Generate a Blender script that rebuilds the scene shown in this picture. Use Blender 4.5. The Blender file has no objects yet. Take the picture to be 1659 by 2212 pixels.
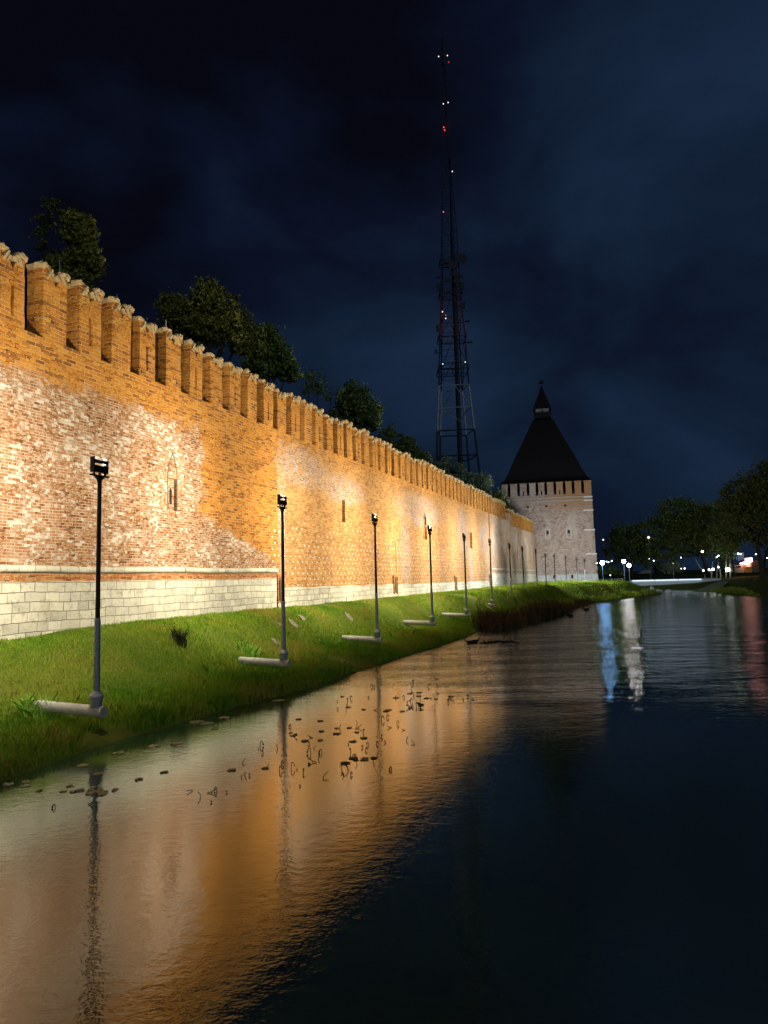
import bpy, bmesh, math, random
import numpy as np
from mathutils import Matrix, Vector
rad = math.radians
SC = bpy.context.scene
COL = SC.collection
rng = np.random.default_rng(7)
random.seed(7)

# ------------------------------------------------------------------ camera
F = 1540.0                      # focal length in pixels of a 1659 x 2212 picture
PITCH, ROLL, CAMZ = 5.34, -1.3, 3.6
cam_d = bpy.data.cameras.new('camera'); cam = bpy.data.objects.new('camera', cam_d); COL.objects.link(cam)
cam_d.sensor_fit = 'VERTICAL'; cam_d.sensor_height = 36.0; cam_d.lens = 36.0*F/2212.0
cam_d.clip_start = 0.1; cam_d.clip_end = 5000
RC = Matrix.Rotation(rad(90+PITCH), 3, 'X') @ Matrix.Rotation(rad(ROLL), 3, 'Z')
cam.matrix_world = Matrix.Translation((0, 0, CAMZ)) @ RC.to_4x4()
SC.camera = cam

def ray(px, py): return RC @ Vector(((px-829.5)/F, -(py-1106)/F, -1.0))
def ad(px, py, Y):              # the point of that sight line standing Y metres away
    d = ray(px, py); k = Y/d.y
    return Vector((d.x*k, Y, CAMZ+d.z*k))
def gz(px, py, z):              # the point of that sight line at height z
    d = ray(px, py); k = (z-CAMZ)/d.z
    return Vector((d.x*k, d.y*k, z))

# ------------------------------------------------------------------ night sky, faint added fill light
W = bpy.data.worlds.new('World'); SC.world = W; W.use_nodes = True
wn, wl = W.node_tree.nodes, W.node_tree.links
wn.clear()
def sky():
    tc = wn.new('ShaderNodeTexCoord')
    mp = wn.new('ShaderNodeMapping'); mp.inputs['Scale'].default_value = (1, 1, 1.7)
    wl.new(tc.outputs['Generated'], mp.inputs['Vector'])
    nz = wn.new('ShaderNodeTexNoise'); nz.inputs['Scale'].default_value = 3.0
    nz.inputs['Detail'].default_value = 4.0; nz.inputs['Roughness'].default_value = 0.5
    nz.inputs['Distortion'].default_value = 0.25
    wl.new(mp.outputs[0], nz.inputs['Vector'])
    dt = wn.new('ShaderNodeVectorMath'); dt.operation = 'DOT_PRODUCT'
    v = ray(1330, 640).normalized(); dt.inputs[1].default_value = v
    wl.new(tc.outputs['Generated'], dt.inputs[0])
    mr = wn.new('ShaderNodeMapRange'); mr.interpolation_type = 'SMOOTHSTEP'
    mr.inputs['From Min'].default_value = 0.74; mr.inputs['From Max'].default_value = 1.0
    wl.new(dt.outputs['Value'], mr.inputs['Value'])
    ad_ = wn.new('ShaderNodeMath'); ad_.operation = 'MULTIPLY_ADD'
    ad_.inputs[1].default_value = 1.95; wl.new(nz.outputs['Fac'], ad_.inputs[0])
    m2 = wn.new('ShaderNodeMath'); m2.operation = 'MULTIPLY_ADD'; m2.inputs[1].default_value = 0.62; m2.inputs[2].default_value = -0.92
    wl.new(mr.outputs[0], m2.inputs[0]); wl.new(m2.outputs[0], ad_.inputs[2])
    last = ad_.outputs[0]
    for px, py, lo, amt in ((960, 60, 0.97, 0.30), (420, 240, 0.95, 0.07)):
        dd = wn.new('ShaderNodeVectorMath'); dd.operation = 'DOT_PRODUCT'; dd.inputs[1].default_value = ray(px, py).normalized()
        wl.new(tc.outputs['Generated'], dd.inputs[0])
        mm = wn.new('ShaderNodeMapRange'); mm.interpolation_type = 'SMOOTHSTEP'; mm.inputs['From Min'].default_value = lo; mm.inputs['From Max'].default_value = 1.0
        wl.new(dd.outputs['Value'], mm.inputs['Value'])
        sb = wn.new('ShaderNodeMath'); sb.operation = 'MULTIPLY_ADD'; sb.inputs[1].default_value = -amt
        wl.new(mm.outputs[0], sb.inputs[0]); wl.new(last, sb.inputs[2]); last = sb.outputs[0]
    cr = wn.new('ShaderNodeValToRGB'); e = cr.color_ramp.elements
    e[0].position = 0.05; e[0].color = (0.0011, 0.0013, 0.0032, 1)
    e[1].position = 1.0; e[1].color = (0.0056, 0.0128, 0.0300, 1)
    a = cr.color_ramp.elements.new(0.35); a.color = (0.0020, 0.0034, 0.0100, 1)
    b = cr.color_ramp.elements.new(0.65); b.color = (0.0034, 0.0078, 0.0185, 1)
    wl.new(last, cr.inputs[0])
    bg = wn.new('ShaderNodeBackground'); bg.inputs['Strength'].default_value = 1.75
    wl.new(cr.outputs[0], bg.inputs[0])
    out = wn.new('ShaderNodeOutputWorld'); wl.new(bg.outputs[0], out.inputs[0])
sky()
sd = bpy.data.lights.new('fill_sun', 'SUN'); sd.energy = 0.28; sd.angle = rad(20); sd.color = (0.7, 0.85, 1.0)
so = bpy.data.objects.new('fill_sun', sd); COL.objects.link(so)
so.rotation_euler = (rad(78), 0, rad(28))  # unseen low fill from the right, added to lift posts, mast and trees

SC.view_settings.view_transform = 'Standard'; SC.view_settings.look = 'None'
SC.view_settings.exposure = 0.0; SC.view_settings.gamma = 1.0
SC.cycles.use_denoising = True
SC.cycles.max_bounces = 5; SC.cycles.diffuse_bounces = 2; SC.cycles.glossy_bounces = 3
SC.cycles.transparent_max_bounces = 4; SC.cycles.sample_clamp_indirect = 6.0

# ------------------------------------------------------------------ helpers
def prop(o, label=None, cat=None, group=None, kind=None):
    if label: o['label'] = label
    if cat: o['category'] = cat
    if group: o['group'] = group
    if kind: o['kind'] = kind
    return o
def empty(name, loc, label, cat, group=None, rz=0.0):
    o = bpy.data.objects.new(name, None); COL.objects.link(o)
    o.location = loc; o.rotation_euler = (0, 0, rz); o.empty_display_size = 0.3
    return prop(o, label, cat, group)
def fast_mesh(name, V, Fc, mat, parent=None, uv=None, smooth=False):
    """V (n,3) array, Fc (m,k) array of one face size"""
    V = np.asarray(V, dtype=np.float32); Fc = np.asarray(Fc, dtype=np.int32)
    me = bpy.data.meshes.new(name); m, k = Fc.shape
    me.vertices.add(len(V)); me.vertices.foreach_set('co', V.ravel())
    me.loops.add(m*k); me.loops.foreach_set('vertex_index', Fc.ravel())
    me.polygons.add(m); me.polygons.foreach_set('loop_start', np.arange(0, m*k, k, dtype=np.int32))
    me.polygons.foreach_set('loop_total', np.full(m, k, dtype=np.int32))
    if smooth: me.polygons.foreach_set('use_smooth', np.ones(m, dtype=bool))
    me.update(calc_edges=True)
    if uv is not None:
        l = me.uv_layers.new(name='UVMap'); l.data.foreach_set('uv', np.asarray(uv, dtype=np.float32)[Fc.ravel()].ravel())
    me.materials.append(mat)
    o = bpy.data.objects.new(name, me); COL.objects.link(o)
    if parent: o.parent = parent
    return o
class MB:
    def __init__(s): s.v = []; s.f = []
    def add(s, vs, fs):
        n = len(s.v); s.v += [tuple(v) for v in vs]; s.f += [tuple(i+n for i in f) for f in fs]; return s
    def box(s, a, b):
        (x0, y0, z0), (x1, y1, z1) = a, b
        return s.add([(x0,y0,z0),(x1,y0,z0),(x1,y1,z0),(x0,y1,z0),(x0,y0,z1),(x1,y0,z1),(x1,y1,z1),(x0,y1,z1)],
                     [(0,3,2,1),(4,5,6,7),(0,1,5,4),(1,2,6,5),(2,3,7,6),(3,0,4,7)])
    def tube(s, p, q, r0, r1=None, n=8, caps=True):
        r1 = r0 if r1 is None else r1
        p, q = Vector(p), Vector(q); d = (q-p).normalized()
        u = d.cross(Vector((0, 0, 1)) if abs(d.z) < 0.95 else Vector((1, 0, 0))).normalized(); w = d.cross(u)
        vs = []
        for c, r in ((p, r0), (q, r1)):
            for i in range(n):
                a = 2*math.pi*i/n; vs.append(c+u*(r*math.cos(a))+w*(r*math.sin(a)))
        fs = [(i, (i+1) % n, n+(i+1) % n, n+i) for i in range(n)]
        if caps: fs += [tuple(range(n))[::-1], tuple(range(n, 2*n))]
        return s.add(vs, fs)
    def path(s, pts, rs, n=6):
        for i in range(len(pts)-1): s.tube(pts[i], pts[i+1], rs[i], rs[i+1], n)
        return s
    def lathe(s, prof, c=(0, 0, 0), n=16):
        vs = []; c = Vector(c)
        for r, z in prof:
            for i in range(n):
                a = 2*math.pi*i/n; vs.append(c+Vector((r*math.cos(a), r*math.sin(a), z)))
        fs = []
        for k in range(len(prof)-1):
            for i in range(n):
                j = (i+1) % n; fs.append((k*n+i, k*n+j, (k+1)*n+j, (k+1)*n+i))
        fs += [tuple(range(n))[::-1], tuple(range((len(prof)-1)*n, len(prof)*n))]
        return s.add(vs, fs)
    def ball(s, c, r, n=8, m=6, jit=0.0):
        rx, ry, rz = (r, r, r) if not isinstance(r, (tuple, list)) else r
        vs = []; c = Vector(c)
        for k in range(m+1):
            th = math.pi*k/m
            for i in range(n):
                a = 2*math.pi*i/n; j = 1+random.uniform(-jit, jit)
                vs.append(c+Vector((rx*math.sin(th)*math.cos(a)*j, ry*math.sin(th)*math.sin(a)*j, -rz*math.cos(th)*j)))
        fs = []
        for k in range(m):
            for i in range(n):
                j = (i+1) % n; fs.append((k*n+i, k*n+j, (k+1)*n+j, (k+1)*n+i))
        return s.add(vs, fs)
    def prism(s, poly, y0, y1):               # poly of (x, z), extruded along y
        n = len(poly)
        vs = [(x, y0, z) for x, z in poly]+[(x, y1, z) for x, z in poly]
        fs = [tuple(range(n)), tuple(range(n, 2*n))[::-1]]+[(i, n+i, n+(i+1) % n, (i+1) % n) for i in range(n)]
        return s.add(vs, fs)
    def build(s, name, mat, parent=None, smooth=False, uvbox=False, loc=None):
        me = bpy.data.meshes.new(name); me.from_pydata(s.v, [], s.f); me.update()
        bm = bmesh.new(); bm.from_mesh(me)
        bmesh.ops.recalc_face_normals(bm, faces=bm.faces); bm.to_mesh(me); bm.free()
        if uvbox: box_uv(me)
        if smooth:
            for p in me.polygons: p.use_smooth = True
        me.materials.append(mat)
        o = bpy.data.objects.new(name, me); COL.objects.link(o)
        if parent: o.parent = parent
        if loc is not None: o.location = loc
        return o
def box_uv(me):
    l = me.uv_layers.new(name='UVMap')
    for p in me.polygons:
        n = p.normal
        for li in p.loop_indices:
            v = me.vertices[me.loops[li].vertex_index].co
            if abs(n.z) > 0.75: l.data[li].uv = (v.x, v.y)
            elif abs(n.x) > abs(n.y): l.data[li].uv = (v.x+v.y, v.z)
            else: l.data[li].uv = (v.x, v.z)
def fnoise(x, y, s=0):                        # cheap smooth noise for relief
    r = np.random.default_rng(100+s); o = 0
    for k in range(6):
        a, b, c = r.uniform(-1, 1, 3); f = 0.6*1.7**k
        o = o+np.sin(f*(x*math.cos(a*3)+y*math.sin(a*3))+b*6+1.7*np.sin(0.6*f*(x*math.sin(c*3)-y*math.cos(c*3))))/1.5**k
    return o/2.6

# ------------------------------------------------------------------ materials
class NT:
    """tiny wrapper for building node trees"""
    def __init__(s, name, rough=0.85, metal=0.0, spec=0.3):
        s.m = bpy.data.materials.new(name); s.m.use_nodes = True
        s.n, s.l = s.m.node_tree.nodes, s.m.node_tree.links
        s.b = s.n['Principled BSDF']; s.b.inputs['Roughness'].default_value = rough
        s.b.inputs['Metallic'].default_value = metal; s.b.inputs['Specular IOR Level'].default_value = spec
    def put(s, sock, v):
        if hasattr(v, 'is_output'): s.l.new(v, sock)
        elif isinstance(v, (tuple, list)) and len(v) == 3 and sock.type == 'RGBA': sock.default_value = (*v, 1)
        else: sock.default_value = v
    def math(s, op, a, b=0.0, c=None, clamp=False):
        n = s.n.new('ShaderNodeMath'); n.operation = op; n.use_clamp = clamp
        s.put(n.inputs[0], a); s.put(n.inputs[1], b)
        if c is not None: s.put(n.inputs[2], c)
        return n.outputs[0]
    def mix(s, f, a, b, mode='MIX'):
        n = s.n.new('ShaderNodeMix'); n.data_type = 'RGBA'; n.blend_type = mode
        s.put(n.inputs[0], f); s.put(n.inputs[6], a); s.put(n.inputs[7], b)
        return n.outputs[2]
    def ramp(s, f, stops, interp='LINEAR'):
        n = s.n.new('ShaderNodeValToRGB'); n.color_ramp.interpolation = interp; e = n.color_ramp.elements
        while len(e) < len(stops): e.new(0.5)
        for x, (p, c) in zip(e, stops):
            x.position = p; x.color = (*c, 1) if isinstance(c, (tuple, list)) else (c, c, c, 1)
        s.put(n.inputs[0], f); return n.outputs[0]
    def noise(s, vec, scale, detail=3, rough=0.55, dist=0.0):
        n = s.n.new('ShaderNodeTexNoise'); s.put(n.inputs['Vector'], vec)
        n.inputs['Scale'].default_value = scale; n.inputs['Detail'].default_value = detail
        n.inputs['Roughness'].default_value = rough; n.inputs['Distortion'].default_value = dist
        return n.outputs['Fac']
    def vor(s, vec, scale, feat='F1', out='Distance'):
        n = s.n.new('ShaderNodeTexVoronoi'); n.feature = feat; s.put(n.inputs['Vector'], vec); n.inputs['Scale'].default_value = scale
        return n.outputs[out]
    def white(s, vec):
        n = s.n.new('ShaderNodeTexWhiteNoise'); n.noise_dimensions = '3D'; s.put(n.inputs['Vector'], vec); return n.outputs['Value']
    def brick(s, vec, w, h, mortar, offset=0.5, smooth=0.2, bias=0.0):
        n = s.n.new('ShaderNodeTexBrick'); s.put(n.inputs['Vector'], vec); n.offset = offset
        for k, v in (('Color1', (0, 0, 0, 1)), ('Color2', (1, 1, 1, 1)), ('Mortar', (0.5, 0.5, 0.5, 1)), ('Scale', 1.0),
                     ('Mortar Size', mortar), ('Mortar Smooth', smooth), ('Bias', bias), ('Brick Width', w), ('Row Height', h)):
            n.inputs[k].default_value = v
        return n.outputs['Color'], n.outputs['Fac']
    def coord(s, kind): return s.n.new('ShaderNodeTexCoord').outputs[kind]
    def sep(s, v):
        n = s.n.new('ShaderNodeSeparateXYZ'); s.put(n.inputs[0], v); return n.outputs
    def comb(s, x, y, z=0.0):
        n = s.n.new('ShaderNodeCombineXYZ'); s.put(n.inputs[0], x); s.put(n.inputs[1], y); s.put(n.inputs[2], z); return n.outputs[0]
    def vadd(s, a, b):
        n = s.n.new('ShaderNodeVectorMath'); n.operation = 'ADD'; s.put(n.inputs[0], a); s.put(n.inputs[1], b); return n.outputs[0]
    def rnd(s): return s.n.new('ShaderNodeNewGeometry').outputs['Random Per Island']
    def objrnd(s): return s.n.new('ShaderNodeObjectInfo').outputs['Random']
    def step(s, v, a, b):
        n = s.n.new('ShaderNodeMapRange'); n.interpolation_type = 'SMOOTHSTEP'
        s.put(n.inputs['Value'], v); s.put(n.inputs['From Min'], a); s.put(n.inputs['From Max'], b); return n.outputs[0]
    def bump(s, h, strength=0.5, dist=0.02):
        n = s.n.new('ShaderNodeBump'); s.put(n.inputs['Height'], h); n.inputs['Strength'].default_value = strength
        n.inputs['Distance'].default_value = dist; s.l.new(n.outputs[0], s.b.inputs['Normal'])
    def col(s, c): s.put(s.b.inputs['Base Color'], c); return s
    def emit(s, c, st):
        s.put(s.b.inputs['Emission Color'], c); s.put(s.b.inputs['Emission Strength'], st); return s
def plain(name, c, rough=0.7, metal=0.0, var=0.25, scale=6.0, bump=0.0, spec=0.3):
    t = NT(name, rough, metal, spec); nz = t.noise(t.coord('Object'), scale, 4)
    f = t.math('MULTIPLY_ADD', nz, 2*var, 1-var)
    t.col(t.mix(1.0, c, t.comb(f, f, f), 'MULTIPLY'))
    if bump: t.bump(nz, bump, 0.02)
    return t.m
def glow(name, c, st):
    t = NT(name, 0.4); t.col((0.8, 0.8, 0.8)); t.emit(c, st); return t.m

def wall_material():
    t = NT('old_brick', 0.9, 0, 0.15); uv = t.coord('UV'); u, v, _ = t.sep(uv)
    wob = t.noise(uv, 0.55, 2); wob2 = t.noise(t.vadd(uv, (31, 7, 0)), 2.6, 2)
    vv = t.math('ADD', v, t.math('MULTIPLY_ADD', wob, 0.10, -0.05)); vv = t.math('ADD', vv, t.math('MULTIPLY_ADD', wob2, 0.03, -0.015))
    uu = t.math('ADD', u, t.math('MULTIPLY_ADD', wob2, 0.06, -0.03))
    bv = t.comb(uu, vv)
    tintA, facA = t.brick(bv, 0.36, 0.122, 0.017); tintA = t.sep(tintA)[0]
    tint, fac = t.brick(bv, 0.27, 0.088, 0.010); tint = t.sep(tint)[0]
    tint2, _ = t.brick(t.comb(uu, t.math('ADD', vv, 88.0)), 0.135, 0.088, 0.0)   # headers
    tint2 = t.sep(tint2)[0]
    big = t.noise(uv, 0.42, 4, 0.6); mid = t.noise(t.vadd(uv, (5, 50, 0)), 1.3, 4, 0.6); fine = t.noise(uv, 22, 4, 0.6)
    # orange brick
    fine2 = t.noise(t.vadd(uv, (3, 90, 0)), 7.0, 4, 0.65)
    ot = t.math('ADD', t.math('MULTIPLY', tintA, 0.62), t.math('MULTIPLY', mid, 0.45)); ot = t.math('ADD', ot, t.math('MULTIPLY_ADD', fine2, 0.5, -0.36))
    orange = t.ramp(ot, [(0.0, (0.12, 0.045, 0.020)), (0.14, (0.25, 0.090, 0.022)), (0.30, (0.42, 0.145, 0.018)), (0.50, (0.53, 0.200, 0.020)), (0.72, (0.57, 0.250, 0.035)), (0.9, (0.58, 0.34, 0.12))])
    # old lime washed brick
    wt = t.math('ADD', t.math('MULTIPLY', tint2, 0.52), t.math('MULTIPLY', tint, 0.40))
    wt = t.math('ADD', wt, t.math('MULTIPLY_ADD', t.noise(uv, 0.6, 2, 0.5), 0.80, -0.44))
    wash = t.ramp(wt, [(0.0, (0.12, 0.05, 0.02)), (0.14, (0.26, 0.105, 0.04)), (0.30, (0.36, 0.17, 0.075)), (0.48, (0.42, 0.245, 0.14)), (0.62, (0.45, 0.32, 0.225)), (0.69, (0.60, 0.53, 0.45)), (1.0, (0.70, 0.68, 0.62))])
    # zone of the old wash
    ju = t.math('ADD', u, t.math('MULTIPLY_ADD', mid, 2.0, -1.0)); jv = t.math('ADD', v, t.math('MULTIPLY_ADD', mid, 2.2, -1.1))
    z1 = t.math('MULTIPLY', t.step(jv, 10.15, 9.5), t.step(ju, 11.15, 10.75))
    diag = t.math('MULTIPLY_ADD', u, 0.298, v)            # below the slanting edge of the new brick
    z2 = t.math('MULTIPLY', t.step(t.math('ADD', diag, t.math('MULTIPLY_ADD', mid, 1.2, -0.6)), 9.80, 9.45), t.step(u, 17.45, 17.40))
    zA = t.math('MAXIMUM', z1, z2)
    zA = t.math('MULTIPLY', zA, t.step(v, 3.9, 4.05))
    # far bays: pale streaky wash, whitened further to stand in for cool floodlight
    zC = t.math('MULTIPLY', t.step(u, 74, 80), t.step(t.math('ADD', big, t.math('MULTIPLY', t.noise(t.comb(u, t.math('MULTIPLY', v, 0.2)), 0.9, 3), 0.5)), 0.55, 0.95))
    c = t.mix(t.math('MULTIPLY', zA, 0.9), orange, wash)
    c = t.mix(t.math('MULTIPLY', t.step(u, 17.4, 17.6), t.math('MULTIPLY', t.step(v, 11.3, 10.0), 0.42)), c, t.mix(tintA, (0.44, 0.25, 0.12), (0.56, 0.36, 0.19)))
    c = t.mix(t.math('MULTIPLY', t.step(u, 62, 78), t.math('MULTIPLY_ADD', big, 0.9, 0.05)), c, (0.50, 0.44, 0.38))  # whitening along the far bays carries the cool light in its colour
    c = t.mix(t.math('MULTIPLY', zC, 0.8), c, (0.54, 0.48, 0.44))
    # purple grey weathering in the middle bays
    wz = t.math('MULTIPLY', t.step(u, 17.5, 17.7), t.step(v, 4.0, 7.5))
    def blob(cu, cv, ru, rv):
        a = t.math('DIVIDE', t.math('SUBTRACT', u, cu), ru); b = t.math('DIVIDE', t.math('SUBTRACT', v, cv), rv)
        d = t.math('ADD', t.math('MULTIPLY', a, a), t.math('MULTIPLY', b, b)); return t.step(d, 1.3, 0.2)
    pz = blob(20.5, 9.6, 3.5, 1.2)
    for a in ((26, 9.0, 4.0, 1.0), (18.0, 7.0, 0.5, 4.0), (42, 9.0, 7, 1.5), (57, 8.2, 2.5, 2.5), (67, 8.0, 2.5, 2.0), (38, 5.5, 1.6, 3.0), (74, 8.0, 3.0, 3.0), (60, 4.5, 1.0, 3.0)): pz = t.math('MAXIMUM', pz, blob(*a))
    pz = t.math('MULTIPLY', pz, t.step(t.math('ADD', mid, t.math('MULTIPLY', tint2, 0.3)), 0.45, 0.78))
    c = t.mix(t.math('MULTIPLY', pz, 0.85), c, t.mix(tint2, (0.30, 0.22, 0.20), (0.60, 0.50, 0.46)))
    blue = t.math('MULTIPLY', blob(84.6, 8.3, 0.9, 1.5), t.step(mid, 0.35, 0.6)); c = t.mix(blue, c, (0.34, 0.44, 0.56))
    # pale bricks set in rows in the lower half of the middle bays
    rowf = t.math('DIVIDE', v, 0.294); row = t.math('FLOOR', rowf)
    cf = t.math('ADD', t.math('DIVIDE', u, 0.58), t.math('MULTIPLY', row, 0.5)); ci = t.math('FLOOR', cf)
    wr = t.white(t.comb(ci, row, 0)); wr2 = t.white(t.comb(ci, row, 5.3))
    du = t.math('ABSOLUTE', t.math('SUBTRACT', t.math('SUBTRACT', cf, ci), t.math('MULTIPLY_ADD', wr2, 0.16, 0.42)))
    dv = t.math('ABSOLUTE', t.math('SUBTRACT', t.math('SUBTRACT', rowf, row), 0.5))
    dot = t.math('MULTIPLY', t.math('LESS_THAN', du, 0.105), t.math('LESS_THAN', dv, 0.17))
    dens = t.math('MULTIPLY', t.step(v, 7.9, 4.6), t.step(u, 16.4, 16.6)); dens = t.math('MULTIPLY', dens, t.step(u, 74, 70)); dens = t.math('MULTIPLY_ADD', dens, 0.9, t.math('MULTIPLY_ADD', big, 0.5, -0.25))
    dot = t.math('MULTIPLY', dot, t.math('LESS_THAN', wr, dens)); dot = t.math('MULTIPLY', dot, t.math('GREATER_THAN', dens, 0.2))
    c = t.mix(t.math('MULTIPLY', dot, 0.9), c, (0.74, 0.72, 0.66))
    # the redder band under the moulding
    band = t.math('MULTIPLY', t.step(u, 17.45, 17.4), t.step(v, 4.03, 3.98))
    red = t.ramp(t.math('ADD', t.math('MULTIPLY', tint, 0.7), t.math('MULTIPLY_ADD', mid, 0.8, -0.25)), [(0.0, (0.15, 0.045, 0.018)), (0.4, (0.37, 0.115, 0.035)), (0.7, (0.44, 0.20, 0.085)), (1.0, (0.55, 0.42, 0.30))])
    c = t.mix(band, c, red)
    # mortar, and missing bricks and pits with their shade painted dark
    fac = t.math('ADD', t.math('MULTIPLY', fac, zA), t.math('MULTIPLY', facA, t.math('SUBTRACT', 1.0, zA)))
    mort = t.mix(zA, (0.56, 0.33, 0.13), (0.60, 0.48, 0.37))
    pit = t.math('MULTIPLY', t.step(mid, 0.42, 0.58), t.step(fine2, 0.46, 0.54))
    mort = t.mix(pit, mort, (0.10, 0.05, 0.025))
    c = t.mix(t.math('MULTIPLY', fac, 0.95), c, mort)
    hole = t.math('MULTIPLY', t.math('GREATER_THAN', t.math('ADD', tint2, t.math('MULTIPLY', mid, 0.5)), 1.275), t.math('SUBTRACT', 1.0, fac))
    c = t.mix(t.math('MULTIPLY', hole, 0.85), c, (0.06, 0.03, 0.015))  # dark fill is the shade inside the missing bricks
    pits = t.math('MULTIPLY', t.step(t.noise(t.comb(u, t.math('MULTIPLY', v, 2.2)), 4.2, 4, 0.7), 0.64, 0.70), t.step(t.math('ADD', t.math('ADD', big, t.math('MULTIPLY', t.step(u, 17, 18), 0.06)), t.math('MULTIPLY', pz, 0.25)), 0.40, 0.58))
    c = t.mix(t.math('MULTIPLY', pits, 0.8), c, (0.09, 0.045, 0.025))  # worn pits, their shadow put into the colour
    g = t.math('MULTIPLY_ADD', fine, 0.5, 0.75); g = t.math('MULTIPLY', g, t.math('MULTIPLY_ADD', big, 0.5, 0.75))
    c = t.mix(1.0, c, t.comb(g, g, g), 'MULTIPLY'); t.col(c)
    h = t.math('SUBTRACT', t.math('MULTIPLY', tint, 0.5), t.math('MULTIPLY', fac, 0.9)); h = t.math('ADD', h, t.math('MULTIPLY', fine, 0.6))
    h = t.math('SUBTRACT', h, t.math('MULTIPLY', hole, 2.0)); h = t.math('SUBTRACT', h, t.math('MULTIPLY', pits, 2.5)); h = t.math('ADD', h, t.math('MULTIPLY', mid, 1.2))
    t.bump(h, 0.9, 0.035)
    return t.m
def stone_material(name, w=0.56, h=0.285, tone=(0.67, 0.62, 0.49)):
    t = NT(name, 0.85, 0, 0.2); uv = t.coord('UV'); u, v, _ = t.sep(uv)
    wob = t.noise(uv, 0.5, 2); wb2 = t.noise(t.vadd(uv, (9, 3, 0)), 3, 3)
    vv = t.math('ADD', v, t.math('MULTIPLY_ADD', wob, 0.15, -0.075)); vv = t.math('ADD', vv, t.math('MULTIPLY_ADD', wb2, 0.03, -0.015))
    crs = t.math('FLOOR', t.math('DIVIDE', vv, h)); uu = t.math('ADD', u, t.math('MULTIPLY', t.noise(t.comb(t.math('MULTIPLY', u, 1.0), t.math('MULTIPLY', crs, 7.3)), 0.8, 2), 1.3)); uu = t.math('ADD', uu, t.math('MULTIPLY', wb2, 0.03))
    tint, fac = t.brick(t.comb(uu, vv), w, h, 0.012, 0.43, 0.6); tint = t.sep(tint)[0]
    mid = t.noise(uv, 2.2, 5, 0.65); fine = t.noise(uv, 14, 5, 0.6)
    f = t.math('ADD', t.math('MULTIPLY', tint, 0.45), t.math('MULTIPLY', mid, 0.7))
    c = t.ramp(f, [(0.15, tuple(x*0.42 for x in tone)), (0.42, tuple(x*0.80 for x in tone)), (0.75, tone), (1.0, (tone[0]*1.12, tone[1]*1.07, tone[2]*0.98))])
    stain = t.math('MULTIPLY', t.step(t.noise(t.vadd(uv, (70, 0, 0)), 0.8, 4, 0.6), 0.58, 0.72), 0.5)
    c = t.mix(stain, c, (0.36, 0.26, 0.15)); grime = t.step(t.noise(t.vadd(uv, (0, 44, 0)), 4.0, 6, 0.75), 0.52, 0.66); c = t.mix(t.math('MULTIPLY', grime, 0.55), c, (0.20, 0.17, 0.13))
    c = t.mix(t.math('MULTIPLY', fac, t.math('MULTIPLY_ADD', mid, 1.0, 0.25)), c, (0.13, 0.10, 0.07))
    t.col(c)
    hh = t.math('ADD', t.math('MULTIPLY', fine, 0.5), t.math('MULTIPLY', tint, 0.4)); hh = t.math('SUBTRACT', hh, t.math('MULTIPLY', fac, 1.6)); hh = t.math('ADD', hh, t.math('MULTIPLY', mid, 2.0))
    t.bump(hh, 0.8, 0.03)
    return t.m
def tower_brick():
    t = NT('tower_brick', 0.9, 0, 0.15); uv = t.coord('UV'); u, v, _ = t.sep(uv)
    tint, fac = t.brick(uv, 0.36, 0.16, 0.02); tint = t.sep(tint)[0]
    big = t.noise(uv, 0.35, 4, 0.6); mid = t.noise(uv, 1.6, 4, 0.6)
    f = t.math('ADD', t.math('MULTIPLY', tint, 0.5), t.math('MULTIPLY_ADD', mid, 0.9, -0.25))
    c = t.ramp(f, [(0.0, (0.12, 0.075, 0.06)), (0.4, (0.30, 0.215, 0.175)), (0.65, (0.39, 0.305, 0.26)), (1.0, (0.58, 0.53, 0.49))])
    st = t.step(t.noise(t.comb(u, t.math('MULTIPLY', v, 0.25)), 0.5, 4), 0.45, 0.7); c = t.mix(t.math('MULTIPLY', st, 0.7), c, (0.46, 0.40, 0.35))
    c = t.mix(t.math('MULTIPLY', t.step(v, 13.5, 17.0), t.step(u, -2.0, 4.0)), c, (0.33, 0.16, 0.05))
    c = t.mix(t.math('MULTIPLY', fac, 0.6), c, (0.44, 0.36, 0.28)); t.col(c)
    t.bump(t.math('SUBTRACT', mid, fac), 0.6, 0.04); return t.m
def leaf_material(name, c1, c2, c3):
    t = NT(name, 0.6, 0, 0.25); r = t.rnd()
    t.col(t.ramp(r, [(0.0, c1), (0.5, c2), (1.0, c3)])); t.b.inputs['Transmission Weight'].default_value = 0.0
    return t.m
def grass_ground():
    t = NT('turf', 0.95, 0, 0.1); p = t.coord('Object')
    a = t.noise(p, 0.35, 4); b = t.noise(p, 9, 5, 0.65)
    f = t.math('ADD', t.math('MULTIPLY', a, 0.7), t.math('MULTIPLY', b, 0.5))
    t.col(t.ramp(f, [(0.3, (0.030, 0.045, 0.008)), (0.55, (0.090, 0.130, 0.014)), (0.72, (0.14, 0.155, 0.025)), (0.9, (0.15, 0.115, 0.035))]))
    t.bump(b, 0.9, 0.08); return t.m
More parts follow.
